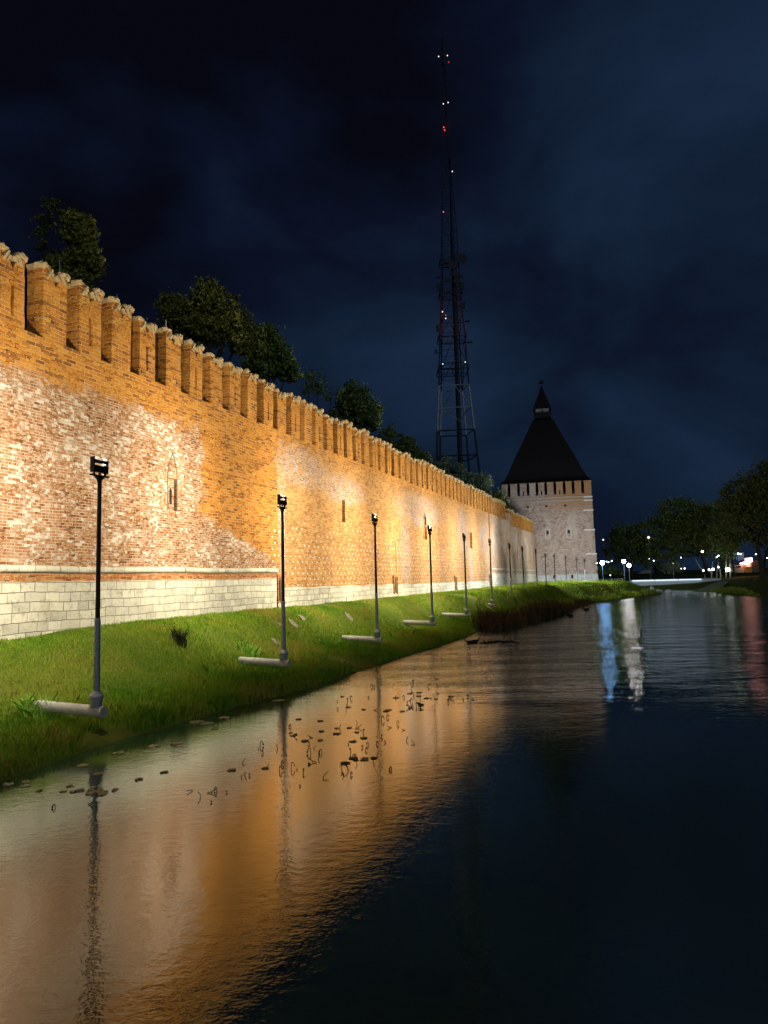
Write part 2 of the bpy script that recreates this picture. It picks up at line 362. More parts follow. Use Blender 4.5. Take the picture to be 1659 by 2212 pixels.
def water_material():
    t = NT('pond_water', 0.05, 0, 0.5); t.b.inputs['IOR'].default_value = 2.1
    t.col((0.032, 0.085, 0.045))
    p = t.coord('Object'); x, y, _ = t.sep(p)
    # wind ripples towards the far end, nearly calm water by the near bank
    edge = t.math('MULTIPLY_ADD', t.noise(p, 0.06, 3), 26.0, -13.0)
    far = t.step(t.math('ADD', t.math('MULTIPLY_ADD', x, 0.45, y), edge), 20.0, 34.0)
    sv = t.comb(t.math('MULTIPLY', x, 0.75), y)
    r1 = t.noise(sv, 2.6, 3, 0.55, 0.4); r2 = t.noise(t.vadd(sv, (40, 3, 0)), 7.0, 2, 0.5); r3 = t.noise(sv, 0.55, 2, 0.5, 0.5)
    near = t.math('ADD', t.math('MULTIPLY', r1, 0.075), t.math('MULTIPLY', r2, 0.07))
    near = t.math('ADD', near, t.math('MULTIPLY', r3, 0.10)); near = t.math('ADD', near, t.math('MULTIPLY', t.noise(sv, 24.0, 2), 0.035))
    r4 = t.noise(t.comb(t.math('MULTIPLY', x, 0.38), y), 0.55, 6, 0.68, 0.3)
    farh = t.math('ADD', t.math('MULTIPLY', r4, t.math('MULTIPLY_ADD', t.step(y, 125, 85), 4.0, 0.8)), t.math('MULTIPLY', r1, 0.25))
    h = t.math('ADD', t.math('MULTIPLY', far, t.math('SUBTRACT', farh, near)), near)
    t.bump(h, 1.0, 0.040)
    return t.m

M_BRICK = wall_material()
M_STONE = stone_material('white_stone')
M_CAP = plain('cap_stone', (0.46, 0.33, 0.17), 0.9, 0, 0.3, 5.0, 0.5)
M_DARK = plain('recess_shade', (0.02, 0.014, 0.01), 0.95)  # near-black colour standing in for shade inside openings and hollows
M_TOWER = tower_brick()
M_ROOF = plain('dark_shingle', (0.005, 0.0045, 0.005), 0.85, 0, 0.3, 2.0, 0.4)
M_BLACK = plain('black_paint', (0.010, 0.010, 0.011), 0.6)
M_GALV = plain('galvanised_post', (0.30, 0.33, 0.37), 0.55, 0.3, 0.15, 8)
M_CONC = plain('concrete', (0.46, 0.44, 0.40), 0.9, 0, 0.45, 5, 0.7)
M_TURF = grass_ground()
M_WATER = water_material()
M_BARK = plain('bark', (0.06, 0.045, 0.03), 0.9, 0, 0.4, 6, 0.6)
M_STEEL = plain('grey_steel', (0.42, 0.45, 0.50), 0.6, 0.2, 0.2, 0.5)
M_STEELD = plain('dark_steel', (0.040, 0.044, 0.054), 0.6, 0.2, 0.2, 0.5)
M_STEELR = plain('red_steel', (0.20, 0.03, 0.02), 0.6, 0.2, 0.2, 0.5)
M_WHITE = plain('white_plaster', (0.72, 0.74, 0.76), 0.8, 0, 0.08, 1.0)
G_WARM = glow('flood_glass', (1.0, 0.93, 0.78), 30)
G_GLOBE = glow('globe_glass', (1.0, 0.95, 0.88), 70)
G_FAR = glow('far_globe_glass', (0.92, 1.0, 0.93), 9)
G_BLUE = glow('cool_globe_glass', (0.25, 0.55, 1.0), 115)
G_RED = glow('red_beacon_glass', (1.0, 0.06, 0.05), 2.2)
G_WBEAC = glow('white_beacon_glass', (1.0, 0.85, 0.80), 1.5)
G_LED = glow('led_strip_glass', (0.66, 0.83, 1.0), 1.7)

# ------------------------------------------------------------------ the lie of the land
DIR = Vector((math.sin(rad(19.6)), math.cos(rad(19.6)), 0)); RGT = Vector((DIR.y, -DIR.x, 0))
P0 = ad(208, 1533, 17.0); P0.z = 0
W0 = P0 - RGT*4.5
def wp(t, p, z): q = W0+DIR*t+RGT*p; return Vector((q.x, q.y, z))
WALL_RZ = math.atan2(DIR.y, DIR.x)
MW = Matrix.Translation(W0) @ Matrix.Rotation(WALL_RZ, 4, 'Z')    # wall frame: x along, -y towards the water
TB = {}
SHORE = [((-14.5, -6), 'L'), ((-11.2, 2), 'L')]
for px, py in ((0, 1690), (210, 1612), (400, 1560), (620, 1503), (830, 1432), (1000, 1380), (1040, 1360), (1140, 1345), (1230, 1322), (1280, 1303), (1370, 1291), (1425, 1283)):
    g = gz(px, py, 0); SHORE.append(((g.x, g.y), 'L'))
for px, py in ((1440, 1274.5), (1509, 1275)): g = gz(px, py, 0); SHORE.append(((g.x, g.y), 'F'))
for px, py in ((1560, 1283), (1659, 1290)): g = gz(px, py, 0); SHORE.append(((g.x, g.y), 'R'))
SHORE += [((66, 60), 'R'), ((72, 20), 'R'), ((60, 1.5), 'N'), ((0, 1.5), 'N'), ((-6, -3), 'N')]
SP = np.array([s[0] for s in SHORE]); ST = [s[1] for s in SHORE]
PROF = {'L': ([-9, -2, 0, 0.25, 1.4, 2.7, 3.4, 4.4, 5.6, 30, 90], [-1.5, -0.7, 0, 0.18, 0.44, 0.63, 1.02, 1.93, 2.28, 2.6, 3.4]),
        'F': ([-9, 0, 1, 8, 22, 60, 300], [-1.5, 0, 0.3, 0.5, 1.6, 2.9, 5]),
        'R': ([-9, 0, 1, 18, 45, 300], [-1.5, 0, 0.3, 3.5, 4.3, 8]),
        'N': ([-9, 0, 1, 4, 200], [-1.5, 0, 0.4, 1.7, 2.0])}
def land(x, y):
    x = np.asarray(x, float); y = np.asarray(y, float); n = len(SP)
    best = np.full(x.shape, 1e9); wts = {k: np.zeros(x.shape) for k in PROF}; ins = np.zeros(x.shape, bool)
    for i in range(n):
        a, b = SP[i], SP[(i+1) % n]; d = b-a; L = d@d
        s = np.clip(((x-a[0])*d[0]+(y-a[1])*d[1])/L, 0, 1)
        q = np.hypot(x-a[0]-s*d[0], y-a[1]-s*d[1])
        w = 1/(q+0.4)**4
        wts[ST[i]] += w*(1-s); wts[ST[(i+1) % n]] += w*s
        best = np.minimum(best, q)
        c = (a[1] > y) != (b[1] > y)
        with np.errstate(divide='ignore', invalid='ignore'):
            xi = a[0]+(y-a[1])*(b[0]-a[0])/(b[1]-a[1])
        ins ^= c & (x < xi)
    d = np.where(ins, -best, best); tot = sum(wts.values()); z = 0
    for k in PROF: z = z+wts[k]*np.interp(d, *PROF[k])
    z = z/tot
    # the rise behind the wall
    t = (x-W0.x)*DIR.x+(y-W0.y)*DIR.y; p = (x-W0.x)*RGT.x+(y-W0.y)*RGT.y
    z = z+np.interp(-p, [2.5, 14, 40, 200], [0, 5.5, 9, 12])*np.interp(t, [-60, 120, 150], [1, 1, 0.3])
    lump = np.clip(d, 0, 1)
    z = z+lump*(0.06*fnoise(x*0.9, y*0.9, 1)+0.035*fnoise(x*3.1, y*3.1, 2))
    return z, d
def zl(x, y): return float(land(np.array([x]), np.array([y]))[0][0])
def grid(name, ts, ps, mat):
    T, P = np.meshgrid(ts, ps, indexing='ij')
    X = W0.x+T*DIR.x+P*RGT.x; Y = W0.y+T*DIR.y+P*RGT.y
    Z = land(X, Y)[0]
    V = np.stack([X.ravel(), Y.ravel(), Z.ravel()], 1); a, b = T.shape
    i = np.arange(a*b).reshape(a, b)
    Fc = np.stack([i[:-1, :-1].ravel(), i[:-1, 1:].ravel(), i[1:, 1:].ravel(), i[1:, :-1].ravel()], 1)[:, ::-1]
    return fast_mesh(name, V, Fc, mat, smooth=True)
ts = np.unique(np.concatenate([np.linspace(-2500, -60, 12), np.linspace(-60, -8, 22), np.arange(-8, 40, 0.30), np.arange(40, 130, 0.9), np.linspace(130, 300, 50), np.linspace(300, 2500, 14)]))
ps = np.unique(np.concatenate([np.linspace(-2500, -80, 10), np.linspace(-80, -2, 26), np.arange(-2, 9, 0.22), np.arange(9, 60, 1.3), np.linspace(60, 200, 40), np.linspace(200, 2500, 12)]))
prop(grid('ground', ts, ps, M_TURF), kind='structure')
wv = [(-60, -60, 0), (200, -60, 0), (200, 200, 0), (-60, 200, 0)]
prop(fast_mesh('water', wv, [(0, 1, 2, 3)], M_WATER), kind='structure')

# ------------------------------------------------------------------ fortress wall
wall = empty('fortress_wall', (0, 0, 0), 'long floodlit orange brick fortress wall with swallowtail merlons on a white stone base', 'wall')
wall.matrix_world = MW
ZB = 3.6                                   # eye level
WTOP = ZB+7.5
def front(name, t0, t1, z0, z1, holes, mat, y0=0.0, step=0.5, amp=0.02, seed=0, thick=2.4):
    """a wall length with real openings: front sheet, jambs and sills of the holes, top and back"""
    us = sorted(set(list(np.arange(t0, t1, step))+[t1]+[h[0] for h in holes]+[h[1] for h in holes]))
    zs = sorted(set(list(np.arange(z0, z1, step))+[z1]+[h[2] for h in holes]+[h[3] for h in holes]))
    U, Z = np.meshgrid(us, zs, indexing='ij')
    Y = y0+amp*fnoise(U*1.3, Z*1.3, seed)
    V = [(a, b, c) for a, b, c in zip(U.ravel(), Y.ravel(), Z.ravel())]; nz = len(zs); fs = []
    for i in range(len(us)-1):
        for j in range(nz-1):
            cu, cz = (us[i]+us[i+1])/2, (zs[j]+zs[j+1])/2
            if any(h[0] < cu < h[1] and h[2] < cz < h[3] for h in holes): continue
            fs.append((i*nz+j, (i+1)*nz+j, (i+1)*nz+j+1, i*nz+j+1))
    mb = MB(); mb.add(V, fs)
    for (a, b, c, d, dep) in holes:
        y1 = y0+dep; k = -0.02
        q = [(a, y0+k, c), (b, y0+k, c), (b, y0+k, d), (a, y0+k, d), (a, y1, c), (b, y1, c), (b, y1, d), (a, y1, d)]
        mb.add(q, [(0, 1, 5, 4), (1, 2, 6, 5), (2, 3, 7, 6), (3, 0, 4, 7), (4, 5, 6, 7)])
    e = y0+thick
    mb.add([(t0, y0, z1), (t1, y0, z1), (t1, e, z1), (t0, e, z1), (t0, e, z0), (t1, e, z0), (t0, y0, z0), (t1, y0, z0)],
           [(0, 1, 2, 3), (3, 2, 5, 4), (0, 3, 4, 6), (1, 7, 5, 2)])
    me = bpy.data.meshes.new(name); me.from_pydata(mb.v, [], mb.f); me.update(); box_uv(me); me.materials.append(mat)
    o = bpy.data.objects.new(name, me); COL.objects.link(o); o.parent = wall
    return o
def t_at(px, Y0=None):                     # distance along the wall seen at that column
    d = ray(px, 1200); r = d.x/d.y
    return (r*W0.y-W0.x)/(DIR.x-r*DIR.y)
def z_at(px, py):
    t = t_at(px); q = wp(t, 0, 0); return ad(px, py, q.y).z
TSEAM, TC, TD, TEND = t_at(600), t_at(1060), t_at(1098), t_at(1160)+1.5
HOLES = []
def slot(pxa, pxb, pya, pyb, dep):
    a, b = t_at(pxa), t_at(pxb); c, d = z_at((pxa+pxb)/2, pyb), z_at((pxa+pxb)/2, pya)
    HOLES.append((a, b, c, d, dep)); return HOLES[-1]
h_nic = slot(361, 382, 1034, 1102, 0.14)
h_b = [slot(743.5, 750, 1080, 1128, 0.35), slot(1018.5, 1023, 1150, 1184, 0.5), slot(1120.5, 1124, 1180, 1207, 0.6), slot(919, 926, 1135, 1165, 0.2)]
hA = [h for h in HOLES if h[1] < TSEAM]; hB = [h for h in HOLES if TSEAM < h[0] and h[1] < TC]; hD = [h for h in HOLES if h[0] > TD]
ZSB, ZST = ZB-1.9, WTOP
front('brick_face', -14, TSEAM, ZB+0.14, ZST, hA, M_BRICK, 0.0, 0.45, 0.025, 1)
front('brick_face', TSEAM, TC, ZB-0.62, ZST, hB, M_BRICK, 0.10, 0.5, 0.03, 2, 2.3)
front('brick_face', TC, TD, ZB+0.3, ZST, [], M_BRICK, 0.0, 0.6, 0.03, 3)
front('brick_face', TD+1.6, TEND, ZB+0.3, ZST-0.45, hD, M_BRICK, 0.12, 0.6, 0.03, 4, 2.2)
# stone plinths
front('stone_base', -14, TSEAM-0.25, ZSB, ZB+0.14, [], M_STONE, -0.06, 0.35, 0.02, 5, 0.5)
def plinth(name, t0, t1, zt0, zt1, y0):
    n = int((t1-t0)/0.5); mb = MB(); vs = []
    for i in range(n+1):
        t = t0+(t1-t0)*i/n; zt = zt0+(zt1-zt0)*i/n; zt += 0.03*math.sin(t*1.7)
        for z in (ZSB, zt-0.6, zt-0.3, zt): vs.append((t, y0+0.02*float(fnoise(np.array([t*1.5]), np.array([z*1.5]), 9)[0]), z))
        vs.append((t, y0+0.4, zt))
    fs = [(i*5+j, (i+1)*5+j, (i+1)*5+j+1, i*5+j+1) for i in range(n) for j in range(4)]
    mb.add(vs, fs); me = bpy.data.meshes.new(name); me.from_pydata(mb.v, [], mb.f); me.update(); box_uv(me); me.materials.append(M_STONE)
    o = bpy.data.objects.new(name, me); COL.objects.link(o); o.parent = wall
plinth('stone_base', TSEAM+0.05, TC, ZB-0.33, ZB-0.58, 0.03)
plinth('stone_base', TC, TD, ZB+0.30, ZB+0.28, -0.10)
plinth('stone_base', TD+1.6, TEND, ZB+0.28, ZB+0.25, 0.02)
MB().box((TC-0.15, -0.14, ZSB), (TC+0.1, 0.3, ZB+0.3)).build('corner_stone', M_STONE, wall, uvbox=True)
# half-round moulding
def torus_mould(name, t0, t1, zc, r, y0):
    mb = MB(); n = max(2, int((t1-t0)/0.6)); vs = []; k = 7
    for i in range(n+1):
        t = t0+(t1-t0)*i/n; jr = r*(1+random.uniform(-0.05, 0.05))
        for j in range(k):
            a = math.pi*(j/(k-1))-math.pi/2; vs.append((t, y0-jr*math.cos(a), zc+jr*math.sin(a)+0.015*math.sin(t*0.9)))
    mb.add(vs, [(i*k+j, (i+1)*k+j, (i+1)*k+j+1, i*k+j+1) for i in range(n) for j in range(k-1)])
    o = mb.build(name, M_STONE, wall, smooth=True, uvbox=True); return o
torus_mould('moulding', -14, TSEAM-0.1, ZB+0.50, 0.11, 0.01)
torus_mould('moulding', TC+0.1, TD, ZB+0.85, 0.11, 0.01)
torus_mould('moulding', TD+1.6, TEND, ZB+0.80, 0.11, 0.13)
# joint pier with a niche door
MB().box((TD, -0.25, ZSB), (TD+1.6, 2.2, WTOP+0.9)).build('pier', M_BRICK, wall, uvbox=True)
# framed openings, closed by dark panels painted as shade
def loophole(t, z, w, h, y, frame=0.09, mat=M_STONE, pointed=True):
    mb = MB(); r = w/2; k = 6
    arc = [(t-r, z+h-r*1.2)]
    for i in range(1, k): a = i/k; arc.append((t-r+r*a, z+h-r*1.2+r*1.2*math.sin(a*math.pi/2)))
    arc.append((t, z+h))
    arc += [(2*t-x, q) for x, q in arc[-2::-1]]
    inner = [(t-r, z)]+arc+[(t+r, z)]
    outer = [(t+(x-t)*(1+frame/r), q+(frame if q > z+h*0.5 else -0.0)) for x, q in inner]
    n = len(inner)
    vs = [(x, y-0.05, q) for x, q in inner]+[(x, y-0.05, q) for x, q in outer]+[(x, y+0.25, q) for x, q in inner]+[(x, y+0.02, q) for x, q in outer]
    fs = []
    for i in range(n-1): fs += [(i, i+1, n+i+1, n+i), (i, 2*n+i, 2*n+i+1, i+1), (n+i, n+i+1, 3*n+i+1, 3*n+i)]
    mb.add(vs, fs); mb.box((t-r-frame, y-0.07, z-0.10), (t+r+frame, y+0.05, z))
    o = mb.build('loophole', mat, wall, uvbox=True)
    MB().prism(inner, y-0.012, y-0.008).build('opening_panel', M_DARK, o)  # thin dark sheet painted as the shade of the hole
    return o
# tall blind niche with its little arched loophole, outlined by a pointed arch of brick
a, b, c, d, _ = h_nic; tm = (a+b)/2
loophole(tm+0.02, c+0.25, 0.17, 0.62, 0.14, 0.05, M_BRICK)
mb = MB()
topz = z_at(371, 978)
for s in (-1, 1):
    pts = [(tm+s*(b-a)*0.5, c), (tm+s*(b-a)*0.5, d)]
    for i in range(1, 7): f = i/6; pts.append((tm+s*(b-a)*0.5*(1-f**1.7), d+(topz-d)*f))
    for i in range(len(pts)-1):
        (x0, q0), (x1, q1) = pts[i], pts[i+1]
        mb.tube((x0, 0.0, q0), (x1, 0.0, q1), 0.026, 0.026, 5)
mb.build('niche_arch', plain('arch_brick', (0.22, 0.15, 0.10), 0.9, 0, 0.4, 8), wall)
def embrasure(px, pya, pyb, w, mat=M_BRICK):
    t = t_at(px); c, d = z_at(px, pyb), z_at(px, pya); y = 0.03
    o = MB().box((t-w/2-0.1, y-0.09, c-0.08), (t-w/2, y+0.2, d)).box((t+w/2, y-0.09, c-0.08), (t+w/2+0.1, y+0.2, d)).box((t-w/2-0.1, y-0.09, d), (t+w/2+0.1, y+0.2, d+0.12)).build('embrasure', mat, wall, uvbox=True)
    MB().box((t-w/2, y-0.03, c), (t+w/2, y, d)).build('opening_panel', plain('niche_back', (0.16, 0.09, 0.05), 0.9, 0, 0.4, 5), o)
    MB().box((t-0.06, y-0.045, c+0.1), (t+0.06, y-0.031, d-0.15)).build('slit', M_DARK, o)  # dark strip painted as the shade of a slit
for px, pya, pyb, w in ((603.5, 1247, 1300, 0.34), (853, 1246, 1281, 0.62), (983, 1246, 1275, 0.6), (1057, 1243, 1268, 0.5)): embrasure(px, pya, pyb, w)
loophole(t_at(922.5), z_at(922.5, 1135), 0.5, z_at(922.5, 1118)-z_at(922.5, 1135)+0.3, 0.1, 0.08, M_BRICK)
# pale repaired chase
q0, q1 = z_at(859, 1236), z_at(859, 1172); mb = MB(); z = q0; tt = t_at(859)
while z < q1:
    h = random.uniform(0.07, 0.13); w = random.uniform(0.08, 0.2); mb.box((tt-w+random.uniform(-.05, .05), 0.05, z), (tt+w, 0.14, z+h-0.02)); z += h
mb.build('stone_patch', M_CAP, wall)

rods = [(169.9, 560), (295.5, 635), (402, 690)]
for px, py in rods:
    t = t_at(px); q = wp(t, -1.0, 0); d = ad(px, py, q.y); MB().tube((t, 1.0, WTOP), (t, 1.0, d.z), 0.02, 0.015, 6).build('rod', M_WHITE, wall)
# merlons: swallowtail heads, every second one with an arrow slit
def merlon_mesh(slit, seed):
    r = random.Random(seed); w = 1.02; th = 0.62; j = lambda a: r.uniform(-a, a)
    xs = [0, 0.25, 0.44, 0.57, 0.78, w]; zs = [-0.02, 0.30, 0.62, 0.95, 1.25, 1.52, 1.70]
    top = [2.16+j(.06), 2.20+j(.05), 1.84+j(.05), 1.80+j(.05), 2.16+j(.06), 2.18+j(.06)]
    bm = bmesh.new(); g = {}
    for i, x in enumerate(xs):
        for k, z in enumerate(zs+[top[i]]):
            fl = 0.035 if k >= 7 else 0.0
            g[i, k] = bm.verts.new((x+j(.012)+(-fl if i == 0 else fl if i == 5 else 0), j(.008), z))
    mid = bm.verts.new((w/2, 0, 1.74+j(.05)))
    for i in range(5):
        for k in range(6):
            if slit and i == 2 and k in (1, 2, 3): continue
            bm.faces.new((g[i, k], g[i+1, k], g[i+1, k+1], g[i, k+1]))
        if i == 2: bm.faces.new((g[2, 6], g[3, 6], mid)); bm.faces.new((g[2, 6], mid, g[2, 7])); bm.faces.new((g[3, 6], g[3, 7], mid))
        else: bm.faces.new((g[i, 6], g[i+1, 6], g[i+1, 7], g[i, 7]))
    ret = bmesh.ops.extrude_face_region(bm, geom=bm.faces[:])
    ev = [e for e in ret['geom'] if isinstance(e, bmesh.types.BMVert)]
    for v in ev: v.co.y += th
    bmesh.ops.recalc_face_normals(bm, faces=bm.faces[:])
    es = [e for e in bm.edges if abs(e.verts[0].co.y-e.verts[1].co.y) > 0.3]
    bmesh.ops.subdivide_edges(bm, edges=es, cuts=3, use_grid_fill=True)
    bmesh.ops.triangulate(bm, faces=[f for f in bm.faces if len(f.verts) > 4])
    for v in bm.verts: v.co.x += j(.010); v.co.z += j(.006)
    me = bpy.data.meshes.new('merlon'); bm.to_mesh(me); bm.free(); box_uv(me)
    l = me.uv_layers[0].data; off = (r.uniform(0, 3), 0.098*r.randint(0, 5)+WTOP)
    for q in l: q.uv = (q.uv[0]+off[0]+100*0, q.uv[1]+off[1])
    me.materials.append(M_BRICK)
    cb = MB()
    def rock(x, y, z, a, b, c, ry):
        n0 = len(cb.v); cb.box((-a, -b, -c), (a, b, c)); cs, sn = math.cos(ry), math.sin(ry)
        for q in range(n0, len(cb.v)):
            X, Y, Z = cb.v[q]; X *= 1+j(.25); Y *= 1+j(.15); Z *= 1+j(.25)
            cb.v[q] = (x+X*cs+Z*sn, y+Y, z-X*sn+Z*cs)
    for s in (0, 1):
        ex = 0.0 if s == 0 else w; sg = -1 if s == 0 else 1
        for yy in (0.13, 0.45):
            rock(ex-sg*0.02, yy, 2.19+j(.04), 0.13, 0.15, 0.085, sg*0.3)
            rock(ex-sg*0.20, yy+j(.04), 2.20+j(.04), 0.12, 0.15, 0.07, -sg*0.15)
            rock(ex-sg*0.36, yy, 2.00+j(.04), 0.15, 0.14, 0.06, sg*1.0)
        rock(ex+sg*0.035, 0.03, 2.20, 0.10, 0.07, 0.085, sg*0.4)
        rock(ex-sg*0.22, -0.005, 2.02+j(.03), 0.20, 0.05, 0.055, sg*0.95)
    cap = bpy.data.meshes.new('cap'); cap.from_pydata(cb.v, [], cb.f); cap.update(); cap.materials.append(M_CAP)
    bm = bmesh.new(); bm.from_mesh(cap); bmesh.ops.bevel(bm, geom=bm.edges[:], offset=0.022, segments=2, affect='EDGES'); bmesh.ops.recalc_face_normals(bm, faces=bm.faces[:]); bm.to_mesh(cap); bm.free()
    return me, cap
MV = {s: [merlon_mesh(s, 10*s+k) for k in range(5)] for s in (0, 1)}
def put_merlon(t, k, z, y):
    me, cp = MV[k % 2][(k*7) % 5 if k % 3 else (k*3) % 5]
    o = bpy.data.objects.new('merlon', me); COL.objects.link(o); o.parent = wall
    hs = random.choice((0.93, 0.97, 1.0, 1.0, 1.02, 1.05)); o.location = (t+random.uniform(-.03, .03), y, z); o.rotation_euler = (random.uniform(-.02, .02), random.uniform(-.018, .018), random.uniform(-.04, .04)); o.scale = (random.uniform(.86, .95), 1, hs)
    c = bpy.data.objects.new('cap', cp); COL.objects.link(c); c.parent = o
T1 = t_at(79.5); PER = 1.503
for k in range(-5, 80):
    t = T1+PER*k
    if -5 < t < TD-1.0: put_merlon(t, k, WTOP, 0.0 if t < TSEAM or t > TC else 0.06)
    elif TD+1.7 < t < TEND-3.4: put_merlon(t, k, WTOP-0.45, 0.14)

# ------------------------------------------------------------------ floodlight posts
ORD = ['nearest and leftmost', 'second', 'third', 'fourth', 'fifth', 'sixth', 'seventh', 'eighth', 'ninth', 'tenth', 'eleventh', 'twelfth', 'thirteenth', 'fourteenth']
BASE = [(208, 1533), (613, 1430), (815, 1380), (934, 1345), (1008, 1328), (1063, 1306), (1105, 1298), (1132.5, 1291), (1161, 1285.6), (1181, 1282), (1200.5, 1280), (1224.5, 1273.6), (1248, 1265), (1265, 1260)]
def post(n, base, ztop, lab, rz=None):
    x, y, z = base; g = zl(x, y)
    o = empty('floodlight_post', (x, y, z), lab, 'lamp post', 'floodlight posts along the bank', WALL_RZ if rz is None else rz)
    H = ztop-z                                  # local x runs along the wall, +y towards it
    MB().tube((0, -0.22, -0.05), (0, 1.75, 0.03), 0.135, 0.13, 16).build('footing', M_CONC, o, smooth=False)
    MB().lathe([(0.12, 0.04), (0.14, 0.20), (0.145, 0.28), (0.17, 0.30), (0.165, 0.33), (0.11, 0.40), (0.08, 0.44)], n=16).build('collar', M_GALV, o)
    MB().tube((0, 0, 0.45), (0, 0, 2.05), 0.077, 0.070, 14).tube((0, 0, 2.05), (0, 0, 2.12), 0.077, 0.060, 14).build('lower_shaft', M_GALV, o, smooth=False)
    MB().tube((0, 0, 2.1), (0, 0, H-0.58), 0.055, 0.050, 12).lathe([(0.050, H-0.60), (0.07, H-0.53), (0.12, H-0.46), (0.14, H-0.445)], n=12).build('shaft', M_BLACK, o)
    MB().box((-0.29, -0.05, H-0.45), (0.29, 0.05, H-0.415)).box((-0.20, -0.02, H-0.415), (-0.17, 0.02, H-0.34)).box((0.17, -0.02, H-0.415), (0.20, 0.02, H-0.34)).box((-0.02, -0.02, H-0.415), (0.02, 0.02, H-0.36)).build('crossbar', M_BLACK, o)
    hd = MB()
    zc = H-0.36
    for s in (-1, 1): hd.prism([(s*0.215, zc), (s*0.245, zc), (s*0.245, zc+0.37), (s*0.215, zc+0.37)], -0.05, 0.07)
    hd.box((-0.215, -0.06, zc+0.01), (0.215, 0.06, zc+0.165)).box((-0.215, -0.05, zc+0.235), (0.215, 0.05, zc+0.30)).box((-0.215, -0.02, zc+0.362), (0.215, 0.02, zc+0.37))
    for i in range(7): hd.box((-0.19+i*0.06, -0.09, zc+0.03), (-0.175+i*0.06, -0.06, zc+0.15))
    if n > 8: hd.v = [(x*0.6, y, z) for x, y, z in hd.v]
    h = hd.build('lamp_head', M_BLACK, o)
    gw = 0.20 if n < 9 else 0.12
    MB().box((-gw, 0.062, zc+0.02), (gw, 0.070, zc+0.16)).build('lamp_glass', G_WARM, h)
    cool = max(0.0, min(1.0, (n-4)/3.0))
    tint = tuple(a+(b-a)*cool for a, b in zip((1.0, 0.91, 0.70), (0.92, 0.96, 0.98)))
    for tilt, yaw, en, zz in ((48, 38, 0.40, 0.26), (48, -38, 0.40, 0.26), (-34, 0, 0.52, 0.10)):      # splayed upper modules look up the wall, the lower one down
        ld = bpy.data.lights.new('flood_beam', 'AREA'); ld.shape = 'RECTANGLE'; ld.size = 0.42; ld.size_y = 0.16
        ld.energy = FLOOD*en*GAIN[min(n, 9)]; ld.color = tint; ld.spread = rad(141 if yaw else 146)
        lo = bpy.data.objects.new('flood_beam', ld); COL.objects.link(lo); lo.parent = o
        lo.location = (0, 0.12, zc+zz); lo.rotation_euler = (rad(90+tilt), 0, rad(yaw))      # shines along +y
    return o
FLOOD = 960.0
GAIN = [0.80, 0.90, 1.0, 1.10, 1.2, 1.25, 1.25, 1.2, 1.15, 0.66]
TOPS = [0]*9+[1194.5, 1195.5, 1200, 1204, 1206]
POSTS = []
for n, (px, py) in enumerate(BASE):
    Y = min(17.0+8.29*n, 108+0.7*(n-11) if n > 10 else 999); b = ad(px, py, Y)
    aim = ad(1215, 1200, 124); rz = None if n < 9 else math.atan2(aim.y-b.y, aim.x-b.x)-math.pi/2
    lab = {0: 'tall black floodlight post with grey foot, nearest the viewer at the left', 13: 'thin floodlight post farthest along the bank, before the right corner of the tower'}.get(n, ORD[n]+' black floodlight post counted from the left along the grassy bank')
    POSTS.append(post(n, b, ad(px, TOPS[n], Y).z if n > 8 else CAMZ+3.05, lab, rz))
b = P0-DIR*8.8; post(0, Vector((b.x, b.y, 0.65)), CAMZ+3.05, 'black floodlight post just outside the left edge of the view')

# ------------------------------------------------------------------ corner tower
TY = 124.0; tc0 = ad(1187, 1241, TY)
tower = empty('fortress_tower', (tc0.x, tc0.y, 0), 'square brick fortress tower with a tall dark pyramid roof at the end of the wall', 'tower', None, -math.atan2(tc0.x, tc0.y))
S = TY/F*1.0
def tz(py): return ad(1187, py, TY).z
HW = 7.62; DEP = 15.0
zb, zs0, zs1, zst, zbt, ze = 1.6, tz(1241.5), tz(1231), tz(1084), tz(1069), tz(1040)
mb = MB(); prof = [(HW+0.38, zb), (HW+0.30, zs1), (HW+0.22, tz(1205)), (HW+0.05, tz(1154)), (HW, zst), (HW, zbt)]
def ring(h, z, y0=0.0): k = h-HW; return [(-h, y0-k, z), (h, y0-k, z), (h, DEP+k, z), (-h, DEP+k, z)]
for i in range(len(prof)-1):
    mb.add(ring(*prof[i])+ring(*prof[i+1]), [(j, (j+1) % 4, 4+(j+1) % 4, 4+j) for j in range(4)])
mb.add(ring(HW, zbt), [(0, 1, 2, 3)])
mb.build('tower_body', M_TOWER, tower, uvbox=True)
mb = MB(); mb.add(ring(HW+0.46, zb)+ring(HW+0.40, zs0), [(j, (j+1) % 4, 4+(j+1) % 4, 4+j) for j in range(4)]+[(4, 5, 6, 7)])
mb.build('stone_base', stone_material('tower_stone', 1.2, 0.5, (0.56, 0.58, 0.58)), tower, uvbox=True)
for z, hh, e in ((zs1, 0.25, 0.42), (tz(1077), 0.22, 0.12), (tz(1084), 0.22, 0.12)):
    k = HW+e; MB().box((-k, -e, z), (k, DEP+e, z+hh)).build('string_course', plain('course_stone', (0.36, 0.31, 0.27), 0.9, 0, 0.2, 1.0), tower)
